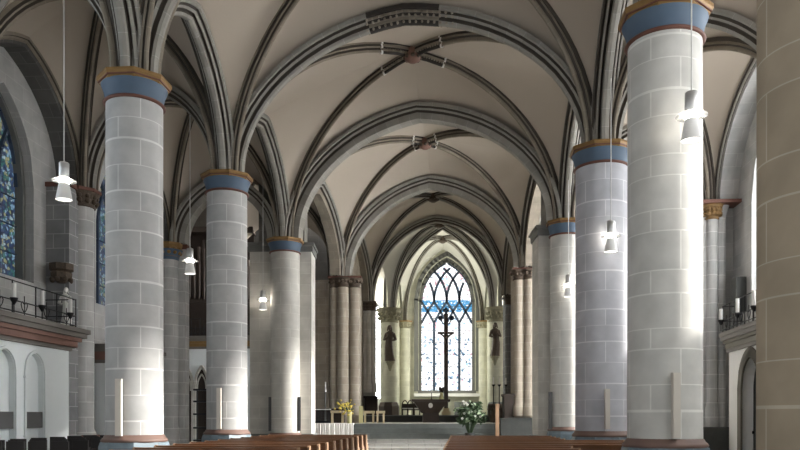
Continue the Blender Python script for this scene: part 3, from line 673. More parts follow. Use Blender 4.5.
pw = MB(); pw.box(PX(455, 61), PX(480, 61), 61.2, 61.7, 1.6, 2.75); tag(obj('wall_bench', pw, 'step'), 'long grey stone bench under the choir window, behind the flower bush', 'bench', kind='thing')

# ------------------------------------------------------------------ floor and choir platform
mb = MB(); mb.box(-16, 16, -8, 66, -.3, 0); struct(obj('floor', mb, 'floor'))
st = empty('floor', (0, 35, 0)); struct(st); st['label'] = 'stepped stone platform of the choir'
for k, (y, z) in enumerate(((34.6, .13), (36.0, .26), (37.6, .40))):
    mb = MB(); mb.box(-3.9 - .1 * k, 6.9, y, 66, -.05 if k == 0 else z - .14, z); obj('pale_step', mb, 'floor', st)
for k, (y, z) in enumerate(((39.3, .68), (39.8, .96), (40.3, 1.22))):
    mb = MB(); mb.box(-5.2, 8, y, 66, z - .3, z - .04); obj('dark_step', mb, 'step', st)
    mb = MB(); mb.box(-5.2, 8, y - .04, 66, z - .04, z); obj('step_edge', mb, 'step' if k < 2 else 'stone_pale', st)
mb = MB(); mb.box(-12, 12.4, 46.6, 66, 1.2, 1.60); obj('upper_step', mb, 'dark_stone', st)
mb = MB(); mb.box(-12, 12.4, 46.55, 66, 1.60, 1.66); obj('upper_floor', mb, 'step', st)
mb = MB(); mb.box(PX(500, 39), 7.2, 38.7, 39.2, .3, 1.42); mb.box(PX(499.5, 39), 7.25, 38.65, 39.25, 1.42, 1.50)
tag(obj('parapet', mb, ['dark_stone']), 'low brownish stone parapet below the dark wooden stall', 'parapet', kind='thing')
# open back of the nave is closed by a plain wall
plainwall('wall_back', (-14, -7.6), (12, -7.6), 0, 15, 'stone_pale', 'back wall of the nave, behind the viewpoint')
frK = frame_of((-8, -7.3), (4, -7.3)); window(frK, 6, 2.6, 5.5, 10, 13, 4, 'glass_soft', 'window in the back wall', .1)

# ------------------------------------------------------------------ pews
def make_pew(length, label, first=True):
    t = thing('pew', label, 'pew', (0, 0, 0), 0, None)
    a = MB(); a.box(0, length, -.02, .02, .40, .93); a.box(0, length, -.035, -.02, .48, .56); a.box(0, length, -.035, -.02, .80, .86); obj('backrest', a, 'wood', t, True)
    a = MB(); a.box(-.01, length + .01, -.09, .05, .93, .965); obj('top_rail', a, 'wood', t, True)
    a = MB(); a.box(0, length, .02, .42, .42, .455); obj('seat', a, 'wood', t, True)
    a = MB(); a.box(.02, length - .02, -.30, -.14, .16, .20); obj('kneeler', a, 'wood', t, True)
    for x in (-.045, length):
        e = MB(); pr = [(-.12, 0), (.44, 0), (.44, .40), (.40, .56), (.18, .64), (.08, .80), (.06, .94), (.02, .972), (-.06, .972), (-.11, .94), (-.12, .6)]
        vs = [(x, y, z) for y, z in pr] + [(x + .045, y, z) for y, z in pr]; k = len(pr)
        e.add(vs, [tuple(range(k))[::-1], tuple(range(k, 2 * k))] + [(i, (i + 1) % k, k + (i + 1) % k, k + i) for i in range(k)], 0)
        obj('bench_end', e, 'wood_end', t, True)
    return t
def rows(protos, spec, group):
    for i, (x, y, kind, lb) in enumerate(spec):
        if kind in protos: src = protos[kind]; o = copy_tree(src)
        else: o = protos[kind] = make_pew(kind, '')
        o.location = (x, y, 0); o.rotation_euler = (0, 0, NRZ); o['label'] = lb; o['group'] = group
protos = {}
ORD = ['frontmost', 'second', 'third', 'fourth', 'fifth', 'sixth', 'seventh', 'eighth', 'ninth', 'tenth', 'eleventh', 'twelfth']
sp = []
for i in range(12):
    y = 25.4 - 1.05 * i; xr = -1.13 + .083 * (y - 25.7)
    ln = 3.3
    sp.append((xr - ln, y - ln * -.083 * 1.0, ln, 'brown wooden pew, %s from the choir, on the side of the stained windows' % ORD[i]))
rows(protos, sp, 'pews on the stained window side')
sp = []
for i in range(11):
    y = 24.4 - 1.05 * i; xl = 1.69 + .083 * (y - 24.4)
    ln = 3.15 if i < 4 else (4.55 if i < 7 else (3.9 if i == 7 else 2.6))
    sp.append((xl, y, ln, 'brown wooden pew, %s from the choir, on the side of the dark door' % ORD[i]))
rows(protos, sp, 'pews on the dark door side')

# ------------------------------------------------------------------ chairs in the aisle
def make_chair():
    t = thing('church_chair', '', 'chair', (0, 0, 0))
    a = MB(); a.box(-.22, .22, -.20, .22, .43, .47); obj('seat', a, 'chair', t, True)
    a = MB(); a.box(-.23, .23, -.235, -.205, .72, .98); a.box(-.2, .2, -.232, -.21, .54, .58); obj('backrest', a, 'chair', t, True)
    for x in (-.21, .21):
        for y, h in ((-.22, .96), (.2, .43)):
            l_ = MB(); l_.box(x - .018, x + .018, y - .018, y + .018, 0, h); obj('leg', l_, 'chair', t, True)
    return t
ch = None
CR = ['frontmost', 'second', 'third', 'fourth', 'fifth', 'sixth', 'rearmost']
CC = ['in the place next to the pillars', 'one place in from the pillars', 'two places in from the pillars', 'three places in from the pillars', 'next to the white gallery front']
for i in range(7):
    y = 24.6 - 1.0 * i; xw = -11.0 + .073 * (y - 17.8)
    for j in range(5):
        x = xw + .45 + (4 - j) * .56
        if ch is None: o = ch = make_chair()
        else: o = copy_tree(ch)
        o.location = (x, y - .04 * (4 - j), 0); o.rotation_euler = (0, 0, NRZ + random.uniform(-.05, .05)); o['group'] = 'dark chairs in the aisle'
        o['label'] = 'black wooden church chair in the %s row, %s' % (CR[i], CC[j])

# ------------------------------------------------------------------ pendant lamps
def make_lamp(x, y, zb, ztop, label):
    t = thing('pendant_lamp', label, 'pendant lamp', (x, y, zb)); t['group'] = 'pendant lamps between the pillars'
    a = MB(); a.lathe(x, y, [(.105, zb + .50), (.115, zb + .52), (.115, zb + .84), (.10, zb + .86), (.02, zb + .87)], 24, cap=False); obj('housing', a, 'steel', t)
    a = MB(); a.lathe(x, y, [(.10, zb + .42), (.27, zb + .43), (.27, zb + .44), (.10, zb + .445)], 32, cap=False); obj('glass_disc', a, 'disc', t)
    a = MB(); a.lathe(x, y, [(.185, zb), (.115, zb + .38)], 28, cap=False); a.lathe(x, y, [(.11, zb + .375), (.18, zb + .004)], 28, cap=False); obj('reflector', a, 'reflector', t)
    a = MB(); a.lathe(x, y, [(.175, zb + .02), (.01, zb + .03)], 24, cap=False); obj('light_aperture', a, 'lampglass', t)
    a = MB(); a.lathe(x, y, [(.08, zb + .385), (.12, zb + .40), (.12, zb + .50), (.08, zb + .52)], 20); obj('bulb', a, 'lampglow', t)
    a = MB(); a.tube([(x, y, zb + .86), (x, y, ztop)], .013, 6); obj('cable', a, 'cable', t)
    return t
for (px, pyb, d, lb) in ((64, 200, 17.3, 'pendant lamp hanging in front of the brown carved capital'), (190, 274, 25.4, 'pendant lamp glowing between the first and second round pillars'),
                         (263, 310, 33.0, 'small pendant lamp beside the white sunlit pillar'), (691.5, 141, 13.2, 'largest pendant lamp, in front of the warm white pillar'),
                         (611, 252, 20.9, 'pendant lamp in front of the lilac grey pillar'), (568.5, 297, 29.2, 'small pendant lamp in front of the cream sunlit pillar')):
    make_lamp(PX(px, d), d, PZ(pyb, d), 13.0, lb)

# ------------------------------------------------------------------ loudspeakers on the pillars
def speaker(px, d, py0, py1, mat, label, w=.14, dp=.12):
    x = PX(px, d); z0 = PZ(py1, d); z1 = PZ(py0, d)
    t = thing('column_loudspeaker', label, 'loudspeaker', (x, d, z0))
    a = MB(); a.box(x - w / 2, x + w / 2, d - dp, d - .02, z0, z1); obj('cabinet', a, mat, t)
    a = MB(); a.box(x - w / 2 + .012, x + w / 2 - .012, d - dp - .008, d - dp + .002, z0 + .03, z1 - .03); obj('grille', a, mat, t)
    a = MB(); a.box(x - .03, x + .03, d - .04, d + .12, z0 + .2, z0 + .28); a.box(x - .03, x + .03, d - .04, d + .12, z1 - .28, z1 - .2); obj('bracket', a, 'iron', t)
speaker(120, 16.85, 379, 436, 'speaker', 'slim pale loudspeaker on the first round pillar by the chairs')
speaker(219.5, 23.75, 388, 429, 'speaker', 'slim pale loudspeaker on the second round pillar of the stained window side')
speaker(674.5, 13.88, 373, 438, 'speaker', 'tall slim pale loudspeaker on the warm white pillar')
speaker(606.5, 21.15, 389, 429, 'speaker', 'slim pale loudspeaker on the lilac grey pillar')
speaker(299.5, 33.1, 397, 431, 'speaker_dark', 'dark slim loudspeaker beside the white sunlit pillar')
speaker(270.5, 33.1, 397, 431, 'speaker_dark', 'dark slim loudspeaker in the shade of the white pillar')
speaker(550, 30.0, 392, 429, 'speaker_dark', 'dark slim loudspeaker at the edge of the cream sunlit pillar')

# ------------------------------------------------------------------ galleries
def gallery(A, B, ztop, label, niches=True, flip=True, wallm='white_wall', corn='cornice_red', door=None, depth=.75, candles=(), name='gallery_front', posts=1.15, ret=0, cornk=1.0):
    fr = frame_of(A, B, flip); ln = fr[3]
    t = thing(name, label, 'gallery', (A[0], A[1], 0))
    zc = ztop - .70
    ops = []
    if niches:
        u = ln - 1.95
        us = []
        while u > .8: us.append(u); u -= 1.48
        ops = [(q, .47, .0, 2.88, 3.42) for q in sorted(us)]
    if door: ops = [door]
    mb = MB(); wall_open(mb, fr, 0, ln, 0, zc, ops, depth=.16 if niches else .55, back=0 if niches else 1, n0=0)
    for ue in (0, ln): mb.quad(W3(fr, ue, 0, 0), W3(fr, ue, 0, -1.5), W3(fr, ue, zc, -1.5), W3(fr, ue, zc, 0))
    obj('wall_front', mb, [wallm, 'tan_frame'], t)
    for (uc, a, z0, zsp, zap) in ops:
        f = MB(); o = outline(uc, a + .05, z0, zsp, zap + .06)
        for p, q in zip(o[:-1], o[1:]): bar(f, fr, p, q, .07 if niches else .34, -.02, .05)
        if niches:
            for ue in (uc - a - .04, uc + a + .04): bar(f, fr, (ue - .06, 2.72), (ue + .06, 2.72), .06, -.02, .08)
            for ue in (uc - a - .04, uc + a + .04): bar(f, fr, (ue - .06, 1.02), (ue + .06, 1.02), .05, -.02, .07)
        obj('niche_moulding' if niches else 'door_arch', f, wallm if niches else 'tan_frame', t)
    # cornice: stacked mouldings
    def slab(z0, z1, n, mat, nm):
        c = MB(); vs = []
        for (u, nn) in ((0 - ret * n, -1.4), (ln + n * .9, -1.4), (ln + n * .9, n), (0 - ret * n, n)):
            vs.append(W3(fr, u, z0, nn)); vs.append(W3(fr, u, z1, nn))
        c.add(vs, [(0, 2, 4, 6), (7, 5, 3, 1), (0, 1, 3, 2), (2, 3, 5, 4), (4, 5, 7, 6), (6, 7, 1, 0)], 0); obj(nm, c, mat, t)
    slab(zc, zc + .12, .08, 'cornice', 'cornice'); slab(zc + .12, zc + .30, .2 * cornk, corn, 'cornice'); slab(zc + .30, zc + .42, .30 * cornk, corn, 'cornice')
    slab(zc + .42, zc + .56, .42 * cornk, 'cornice', 'cornice'); slab(zc + .56, ztop, .5 * cornk, 'cornice', 'cornice')
    # iron railing
    nr = .18
    r = thing('iron_railing', 'black iron railing on top of the ' + label, 'railing', tuple(W3(fr, 0, ztop, nr)))
    def rod(u0, z0, u1, z1, rad=.018, n=nr, nm='rail'):
        c = MB(); c.tube([W3(fr, u0, z0, n), W3(fr, u1, z1, n)], rad, 6); obj(nm, c, 'iron', r)
    end = ln + .1
    for z in (ztop + .12, ztop + .42, ztop + .95): rod(0, z, end, z)
    u = end
    while u > 0:
        rod(u, ztop, u, ztop + .97, .02, nm='post'); u -= posts
    u = end - posts / 2; sc = MB()
    while u > 0:
        for sg in (-1, 1):
            sc.tube([W3(fr, u, ztop + .12, nr), W3(fr, u + sg * .12, ztop + .25, nr), W3(fr, u + sg * .16, ztop + .36, nr), W3(fr, u + sg * .10, ztop + .44, nr), W3(fr, u + sg * .03, ztop + .38, nr)], .013, 5)
        sc.tube([W3(fr, u, ztop, nr), W3(fr, u, ztop + .60, nr)], .013, 5)
        u -= posts
    obj('scrollwork', sc, 'iron', r)
    c1 = [W3(fr, end, ztop + .95, nr), W3(fr, end, ztop + .95, nr - 1.2)]
    for z in (.12, .42, .95): c = MB(); c.tube([W3(fr, end, ztop + z, nr), W3(fr, end, ztop + z, nr - 1.0)], .018, 6); obj('rail', c, 'iron', r)
    for (uu, h, lb) in candles:
        p = W3(fr, uu, ztop + .42, nr + .12)
        k = thing('candle_holder', 'black iron cup holding ' + lb, 'candle holder', tuple(p)); k['group'] = 'candle holders on the gallery railings'
        c = MB(); c.tube([W3(fr, uu, ztop + .05, nr + .12), p], .016, 6); c.lathe(p.x, p.y, [(.02, p.z - .16), (.09, p.z - .04), (.11, p.z + .03), (.10, p.z + .03), (.02, p.z)], 14); obj('cup', c, 'iron', k)
        q = thing('candle', lb, 'candle', (p.x, p.y, p.z + .01)); q['group'] = 'white candles on the gallery railings'
        c = MB(); c.lathe(p.x, p.y, [(.058, p.z + .01), (.056, p.z + h), (.01, p.z + h)], 14); obj('wax', c, 'white', q)
        c = MB(); c.tube([(p.x, p.y, p.z + h), (p.x, p.y, p.z + h + .03)], .006, 5); obj('wick', c, 'iron', q)
    return fr, ln
def gl(y, off): return (-11.6 + .073 * (y - 17.8) + off, y)
frG, lnG = gallery(gl(16.5, .6), gl(23.9, .6), 4.37, 'white gallery front with blind arches beside the chairs', candles=[(lnG_, h, l) for lnG_, h, l in ((3.95, .42, 'translucent candle leaning out over the blind arches'), (5.35, .45, 'tall white candle midway along the gallery railing'), (6.95, .45, 'white candle at the far end of the nearer gallery railing'))])
for k, u in enumerate((lnG - 1.95, lnG - 3.43, lnG - 4.91)):
    mb = MB()
    a, b_ = u - .46, u + .46
    vs = [W3(frG, a, 1.25, -.15), W3(frG, b_, 1.25, -.15), W3(frG, b_, 1.72, -.15), W3(frG, a, 1.72, -.15), W3(frG, a, 1.25, -.02), W3(frG, b_, 1.25, -.02), W3(frG, b_, 1.72, -.02), W3(frG, a, 1.72, -.02)]
    mb.add(vs, [(4, 5, 6, 7), (3, 2, 1, 0), (0, 1, 5, 4), (1, 2, 6, 5), (2, 3, 7, 6), (3, 0, 4, 7)], 0)
    tag(obj('plaque', mb, 'speaker_dark'), 'dark rectangular plaque in the blind arch %s' % ['nearest the half column', 'second from the half column', 'third from the half column'][k], 'plaque', 'plaques in the blind arches', 'thing')
gallery(gl(26.9, .55), gl(30.4, .55), 4.2, 'white gallery front behind the half column', niches=False, candles=[(.75, .4, 'thin candle on the far gallery railing'), ])
# transept gallery (dark), with arches below
frX, lnX = gallery((-12.9, 41.6), (-6.6, 41.0), 6.0, 'transept gallery over pale pointed arches', flip=True, niches=False, door=(5.4, .4, 0, 3.3, 4.3), corn='gold', name='transept_gallery', posts=.5, cornk=.6)  # gold cornice colour imitates the yellow light under the gallery slab
f = MB()
# open tracery and doorways under the transept gallery
for uc in (1.10, 1.98, 2.86, 3.74):
    o = outline(uc, .37, 0, 3.3, 4.35)
    for p, q in zip(o[:-1], o[1:]): bar(f, frX, p, q, .12, .0, .14)
    o = outline(uc, .25, 3.0, 3.2, 3.9)
    for p, q in zip(o[:-1], o[1:]): bar(f, frX, p, q, .07, .0, .08)
tag(obj('tracery_arcade', f, 'stone_pale'), 'pale pointed arcade mouldings under the transept gallery', 'arcade', kind='thing')
for uc, lb in ((1.10, 'dark'), (1.98, 'grey')):
    mb = MB(); K = 12
    for k in range(K):
        ua = uc - .32 + .64 * k / K; ub = uc - .32 + .64 * (k + 1) / K
        mb.quad(W3(frX, ua, 0, .03), W3(frX, ub, 0, .03), W3(frX, ub, arch_h(ub - uc, .33, 3.3, 4.2), .03), W3(frX, ua, arch_h(ua - uc, .33, 3.3, 4.2), .03))
    struct(obj('door_%d' % (2 if lb == 'dark' else 3), mb, 'wood_dark'))
# iron stand
x0 = PX(203, 38.5); t = thing('iron_stand', 'tall black iron shelf stand seen beside the second round pillar', 'stand', (x0, 38.5, 0))
for sx in (-.3, .3):
    c = MB(); c.tube([(x0 + sx, 38.5, 0), (x0 + sx, 38.5, 3.0)], .04, 6); obj('upright', c, 'iron', t)
for z in (.3, .95, 1.65, 2.3, 2.9):
    c = MB(); c.box(x0 - .45, x0 + .45, 38.3, 38.7, z, z + .09); obj('shelf', c, 'iron', t)
# organ in the transept
ox = PX(196, 42); t = thing('organ', 'dark brown organ case in the transept gallery, dim pipes', 'organ', (ox, 42.6, 6.0))
a = MB(); a.box(ox - 2.2, ox + 3.0, 42.4, 43.4, 6.0, 8.0); a.box(ox - 2.3, ox + 3.1, 42.3, 43.4, 8.0, 8.2); a.box(ox - 2.3, ox + 3.1, 42.35, 43.4, 12.0, 12.3); a.box(ox - 2.2, ox + 3.0, 43.2, 43.4, 8.2, 12); obj('case', a, 'wood_dark', t)
for k in range(18):
    h = 2.2 + 1.3 * abs(sin(k * .55)); x = ox - 2.0 + k * .28
    p_ = MB(); p_.lathe(x, 42.8, [(.04, 8.2), (.10, 8.6), (.10, 8.2 + h)], 10); obj('pipe', p_, 'bronze', t)
# door-side gallery
def gr_(y, off): return (11.6 + (y - 27.7) * .09 + off, y)
xa, ya = PX(722, 26.6), 26.6; xb, yb = PX(760, 22.0) + .2, 21.6
xa += .25; xb += .25
gallery((xb, yb), (xa, ya), 4.55, 'cream gallery front over the dark pointed door', flip=False, niches=False, wallm='white', corn='tan_frame', name='gallery_front', cornk=.55,
        door=(2.75, 1.0, 0, 2.5, 3.62), candles=[(4.95, .42, 'white candle at the corner of the door side railing'), (3.1, .50, 'white candle above the dark door on the railing'), (1.5, .5, 'white candle on the railing next to the beige pillar')], posts=.8)
frD = frame_of((xb, yb), (xa, ya), False); mb = MB(); K = 14
for k in range(K):
    ua = 2.75 - .98 + 1.96 * k / K; ub = 2.75 - .98 + 1.96 * (k + 1) / K
    mb.quad(W3(frD, ua, 0, -.4), W3(frD, ub, 0, -.4), W3(frD, ub, arch_h(ub - 2.75, .99, 2.5, 3.55), -.4), W3(frD, ua, arch_h(ua - 2.75, .99, 2.5, 3.55), -.4))
dd = obj('door_1', mb, 'dark_stone'); struct(dd); dd['label'] = 'dark pointed door under the cream gallery front'
mb = MB(); pz = W3(frD, 3.6, 0, -.35); mb.lathe(pz.x, pz.y, [(.03, 1.0), (.04, 1.05), (.03, 1.1)], 8)
obj('door_handle', mb, 'iron', dd)
# solid box, its dark colour standing for a shaded opening above the gallery, and a statue on the stained window wall
nx = PX(741, 27.5); mb = MB(); mb.box(PX(735, 26.6), PX(747, 26.6), 26.5, 26.9, PZ(312, 26.6), PZ(277, 26.6)); tag(obj('recess_dark_box', mb, 'dark_stone'), 'dark tall box standing in for a recess above the door side railing', 'cabinet', kind='thing')
def statue(x, y, z0, h, mat, label, console=True, canopy=False, lean=1, facing=-1):
    t = thing('statue', label, 'statue', (x, y, z0)); s = h / 2.0
    b = MB(); n = 28; prof = [(.27, 0), (.26, .05), (.235, .45), (.22, .8), (.19, 1.08), (.20, 1.25), (.235, 1.45), (.22, 1.56), (.12, 1.63), (.075, 1.67), (.07, 1.71)]
    vs = []; 
    for (r, z) in prof:
        for k in range(n):
            a = 2 * pi * k / n; fold = 1 + (.10 * sin(7 * a) + .05 * sin(11 * a + z * 3)) * max(0, (1.3 - z)) / 1.3
            sway = .07 * sin(z * 2.0) * lean
            vs.append((x + (r * cos(a) * fold + sway) * s, y + r * sin(a) * fold * .72 * s, z0 + z * s))
    fs = [(i * n + k, i * n + (k + 1) % n, (i + 1) * n + (k + 1) % n, (i + 1) * n + k) for i in range(len(prof) - 1) for k in range(n)]
    b.add(vs, fs, 0, None, True); b.add(vs[:n][::-1], [tuple(range(n))], 0)
    for sg in (-1, 1):   # arms bent in front of the chest, hands with fingers on the attribute
        sh = Vector((x + sg * .20 * s, y, z0 + 1.5 * s)); el = Vector((x + sg * .31 * s, y - .06 * s, z0 + 1.17 * s)); hd = Vector((x + sg * .12 * s, y - .25 * s, z0 + (1.20 + .1 * sg * lean) * s))
        b.tube([sh, sh.lerp(el, .5), el, el.lerp(hd, .5), hd], [.085 * s, .078 * s, .075 * s, .065 * s, .035 * s], 10)
        b.ball(hd, .045 * s, 7, 0, (1, 1, 1.2))
        for q in range(4): b.tube([hd + Vector((0, 0, (.035 - .022 * q) * s)), hd + Vector((-sg * .05 * s, -.03 * s, (.03 - .022 * q) * s)), hd + Vector((-sg * .085 * s, -.005 * s, (.028 - .022 * q) * s))], .010 * s, 5)
    hx = x + .02 * s * lean
    b.ball((hx, y - .015 * s, z0 + 1.82 * s), .115 * s, 12, 0, (.85, .95, 1.15)); b.ball((hx, y - .125 * s, z0 + 1.81 * s), .022 * s, 5, 0, (.8, 1, 1.5))
    obj('figure', b, mat, t)
    hr = MB(); hr.ball((hx, y + .03 * s, z0 + 1.85 * s), .125 * s, 10, 0, (.95, .9, 1.1)); hr.tube([(hx - .1 * s, y + .03 * s, z0 + 1.85 * s), (hx - .12 * s, y, z0 + 1.66 * s)], .035 * s, 6); hr.tube([(hx + .1 * s, y + .03 * s, z0 + 1.85 * s), (hx + .12 * s, y, z0 + 1.66 * s)], .035 * s, 6); obj('hair', hr, mat, t)
    st = MB(); st.tube([(x + .14 * s * lean, y - .27 * s, z0 + .75 * s), (x + .10 * s * lean, y - .25 * s, z0 + 1.45 * s)], .03 * s, 6); obj('attribute', st, mat, t)
    if console:
        c = MB(); c.lathe(x, y + .08 * s, [(.04, z0 - .55 * s), (.10, z0 - .45 * s), (.14, z0 - .3 * s), (.26, z0 - .12 * s), (.33, z0 - .08 * s), (.33, z0)], 8, smooth=False); c.box(x - .05, x + .05, y, y + .3, z0 - .4 * s, z0 - .1 * s)
        obj('console', c, 'carved_grey' if not canopy else mat, t)
    if canopy:
        c = MB(); oz = z0 + 2.05 * s; c.lathe(x, y, [(.30 * s, oz), (.34 * s, oz + .1), (.30 * s, oz + .35), (.12 * s, oz + .5), (.04 * s, oz + .75)], 8, smooth=False)
        for k in range(8): c.ball((x + .3 * s * cos(k * pi / 4), y + .3 * s * sin(k * pi / 4), oz - .02), .07, 5)
        obj('canopy', c, 'carved', t)
    return t
dst = 53.6
statue(PX(390, 53.55), 53.55, PZ(361, 53.55), 2.6, 'statue', 'dark carved statue on the cream column near the ambulatory window', lean=-1)
statue(PX(495, 53.1), 53.1, PZ(356, 53.1), 2.4, 'statue', 'dark statue with pale highlights on the column above the candlesticks', lean=1)
wx, wy = PX(65.5, 24.9), 24.9
t = statue(wx, wy, PZ(326, wy), 1.3, 'white', 'small white statue under a dark canopy behind the gallery railing', console=True)
c = MB(); cz = PZ(283, wy)
c.lathe(PX(61.5, wy), wy, [(.12, cz), (.34, cz + .15), (.36, cz + .3), (.30, cz + .38), (.40, cz + .42), (.40, cz + .62)], 8, smooth=False)
for k in range(8): c.ball((PX(61.5, wy) + .3 * cos(k * pi / 4), wy + .3 * sin(k * pi / 4), cz + .1), .09, 5)
tag(obj('stone_canopy', c, 'carved'), 'dark carved stone canopy on the wall above the small white statue', 'canopy', kind='thing')

# ------------------------------------------------------------------ choir furniture
def at(px, d): return PX(px, d)
# altar
d = 44.0; ax = at(430.5, d); t = thing('altar', 'dark bronze altar shaped like an inverted trapezoid with a pale round emblem', 'altar', (ax, d, 1.22))
def trap(mb, cx, y0, y1, zb, zt, wb, wt, mi=0):
    vs = [(cx - wb, y0, zb), (cx + wb, y0, zb), (cx + wb, y1, zb), (cx - wb, y1, zb), (cx - wt, y0 - .15, zt), (cx + wt, y0 - .15, zt), (cx + wt, y1 + .15, zt), (cx - wt, y1 + .15, zt)]
    mb.add(vs, [(3, 2, 1, 0), (4, 5, 6, 7), (0, 1, 5, 4), (1, 2, 6, 5), (2, 3, 7, 6), (3, 0, 4, 7)], mi)
a = MB(); trap(a, ax, d, d + 1.0, PZ(413, d), PZ(401.5, d), .52, .98); obj('body', a, 'bronze', t)
a = MB(); a.box(at(411.5, d), at(450, d), d - .25, d + 1.25, PZ(401.8, d), PZ(399.3, d)); obj('table_top', a, 'bronze', t)
a = MB(); a.box(at(423, d), at(439, d), d + .05, d + .95, 1.22, PZ(413, d)); obj('foot', a, 'bronze', t)
a = MB(); vs = [(ax + .13 * cos(k * pi / 8), d - .13, PZ(405.5, d) + .15 * sin(k * pi / 8)) for k in range(16)]; vs2 = [(v[0], v[1] + .14, v[2]) for v in vs]
a.add(vs + vs2, [tuple(range(16))] + [(k, (k + 1) % 16, 16 + (k + 1) % 16, 16 + k) for k in range(16)], 0); obj('round_emblem', a, 'white', t)
zt = PZ(399.3, d)
t = thing('altar_candle', 'single thin dark candlestick standing on the altar', 'candlestick', (at(431.5, d), d, zt))
a = MB(); a.lathe(at(431.5, d), d, [(.07, zt), (.02, zt + .05), (.02, zt + .4)], 10); obj('stem', a, 'iron', t); a = MB(); a.lathe(at(431.5, d), d, [(.022, zt + .4), (.02, zt + .62)], 8); obj('wax', a, 'white', t)
t = thing('small_figure', 'dark headed pale figure ornament on the altar foot of the crucifix', 'figurine', (at(441.5, d + .6), d + .6, zt))
a = MB(); a.lathe(at(441.5, d + .6), d + .6, [(.17, zt), (.14, zt + .1), (.10, zt + .3), (.09, zt + .45)], 14); obj('body', a, 'vase', t)
a = MB()
for k in range(16): an = k * 2.4; a.ball((at(441.5, d + .6) + .11 * cos(an), d + .6 + .11 * sin(an), zt + .58 + .11 * sin(k * 1.7)), .075, 5)
obj('dark_posy', a, 'bronze', t)
# crucifix
d = 47.8; cx_ = at(446, d); t = thing('crucifix', 'tall slender standing crucifix with dark figure in front of the choir window', 'crucifix', (cx_, d, 1.66))
a = MB(); a.box(cx_ - .28, cx_ + .28, d - .28, d + .28, 1.66, 1.9); a.box(cx_ - .20, cx_ + .20, d - .2, d + .2, 1.9, 2.1); obj('base', a, 'pale_wood', t)
a = MB(); zt = PZ(309, d); a.box(cx_ - .13, cx_ + .13, d - .09, d + .09, 2.1, zt - .3); obj('post', a, 'bronze', t)
a = MB(); zc = PZ(334, d); a.box(at(437.5, d), at(454, d), d - .06, d + .06, zc, zc + .13); obj('crossbar', a, 'bronze', t)
a = MB(); zk = PZ(318, d)
for px in (440.5, 451.8):
    a.ball((at(px, d), d, zk), .16, 8, 0, (1, .4, 1)); a.tube([(cx_, d, zk - .45), (lerp(cx_, at(px, d), .6), d, zk - .35), (at(px, d), d, zk)], .045, 6)
for q in range(4): a.ball((cx_ + .12 * cos(q * pi / 2), d, zt - .1 + .12 * sin(q * pi / 2)), .10, 7, 0, (1, .5, 1))
a.box(cx_ - .05, cx_ + .05, d - .05, d + .05, zt - .5, zt - .1)
obj('finial', a, 'lead', t)
# corpus: one skinned body
def skin_figure(name, joints, edges, radii, mat, parent, root=0, sub=2):
    me = bpy.data.meshes.new(name); off = Vector(parent['_o'])
    me.from_pydata([Vector(j) - off for j in joints], edges, []); me.update(); me.materials.append(M[mat])
    o = bpy.data.objects.new(name, me); COL.objects.link(o); o.parent = parent
    md = o.modifiers.new('Skin', 'SKIN')
    for i, v in enumerate(me.skin_vertices[0].data): v.radius = (radii[i], radii[i]); v.use_root = (i == root)
    s = o.modifiers.new('Subsurf', 'SUBSURF'); s.levels = 1; s.render_levels = 1
    for p in me.polygons: p.use_smooth = True
    return o
X0, Y0, Z0 = cx_, d - .17, zc - 1.25
J = [(0, 0, .55), (0, 0, .80), (0, 0, 1.05), (0, -.02, 1.17), (.03, -.05, 1.32), (-.14, 0, 1.08), (.14, 0, 1.08), (-.33, 0, 1.22), (.33, 0, 1.22), (-.50, 0, 1.31), (.50, 0, 1.31), (-.08, 0, .48), (.08, 0, .48), (-.10, -.12, .25), (.06, -.12, .25), (-.05, 0, 0), (.05, -.02, 0), (0, -.08, -.10)]
E = [(0, 1), (1, 2), (2, 3), (3, 4), (2, 5), (2, 6), (5, 7), (6, 8), (7, 9), (8, 10), (0, 11), (0, 12), (11, 13), (12, 14), (13, 15), (14, 16)]
skin_figure('corpus', [(X0 + a_, Y0 + b2, Z0 + c2) for a_, b2, c2 in J[:17]], E, [.13, .11, .14, .055, .10, .07, .07, .05, .05, .035, .035, .08, .08, .055, .055, .035, .035], 'statue', t)
# plant of white flowers
d = 38.3; fx = at(470, d); t = thing('flower_bush', 'bushy plant with white flowers and dark leaves in front of the choir step', 'plant', (fx, d, .4))
a = MB(); a.lathe(fx, d, [(.20, .4), (.24, .5), (.26, .72), (.22, .74), (.02, .73)], 20); obj('pot', a, 'dark_stone', t)
a = MB(); b_ = MB(); rnd = random.Random(3)
zc_ = PZ(413, d)
for k in range(80):
    an = rnd.uniform(0, 2 * pi); el = rnd.uniform(-.9, 1.2); rr = rnd.uniform(.45, .95)
    tip = Vector((fx + cos(an) * cos(el) * rr * 1.0, d + sin(an) * cos(el) * rr * .7, zc_ - .05 + sin(el) * rr * .75))
    b_.tube([(fx + cos(an) * .1, d, .72), ((fx + tip.x) / 2, (d + tip.y) / 2, (zc_ + tip.z) / 2 - .1), tip], .012, 4)
    for q in range(9):
        p = tip.lerp(Vector((fx, d, zc_)), rnd.uniform(0, .6)) + Vector((rnd.uniform(-.1, .1), rnd.uniform(-.1, .1), rnd.uniform(-.1, .1)))
        u = Vector((rnd.uniform(-1, 1), rnd.uniform(-1, 1), rnd.uniform(-.6, 1))).normalized(); v = u.cross(Vector((rnd.uniform(-1, 1), rnd.uniform(-1, 1), .3))).normalized()
        l = rnd.uniform(.12, .20); a.add([p - u * l, p - v * l * .4, p + u * l, p + v * l * .4], [(0, 1, 2, 3)], 1 if rnd.random() < .25 else 0)
tag(obj('foliage', a, ['leaf', 'leaf_pale'], t), kind='stuff'); obj('stem', b_, 'leaf', t)
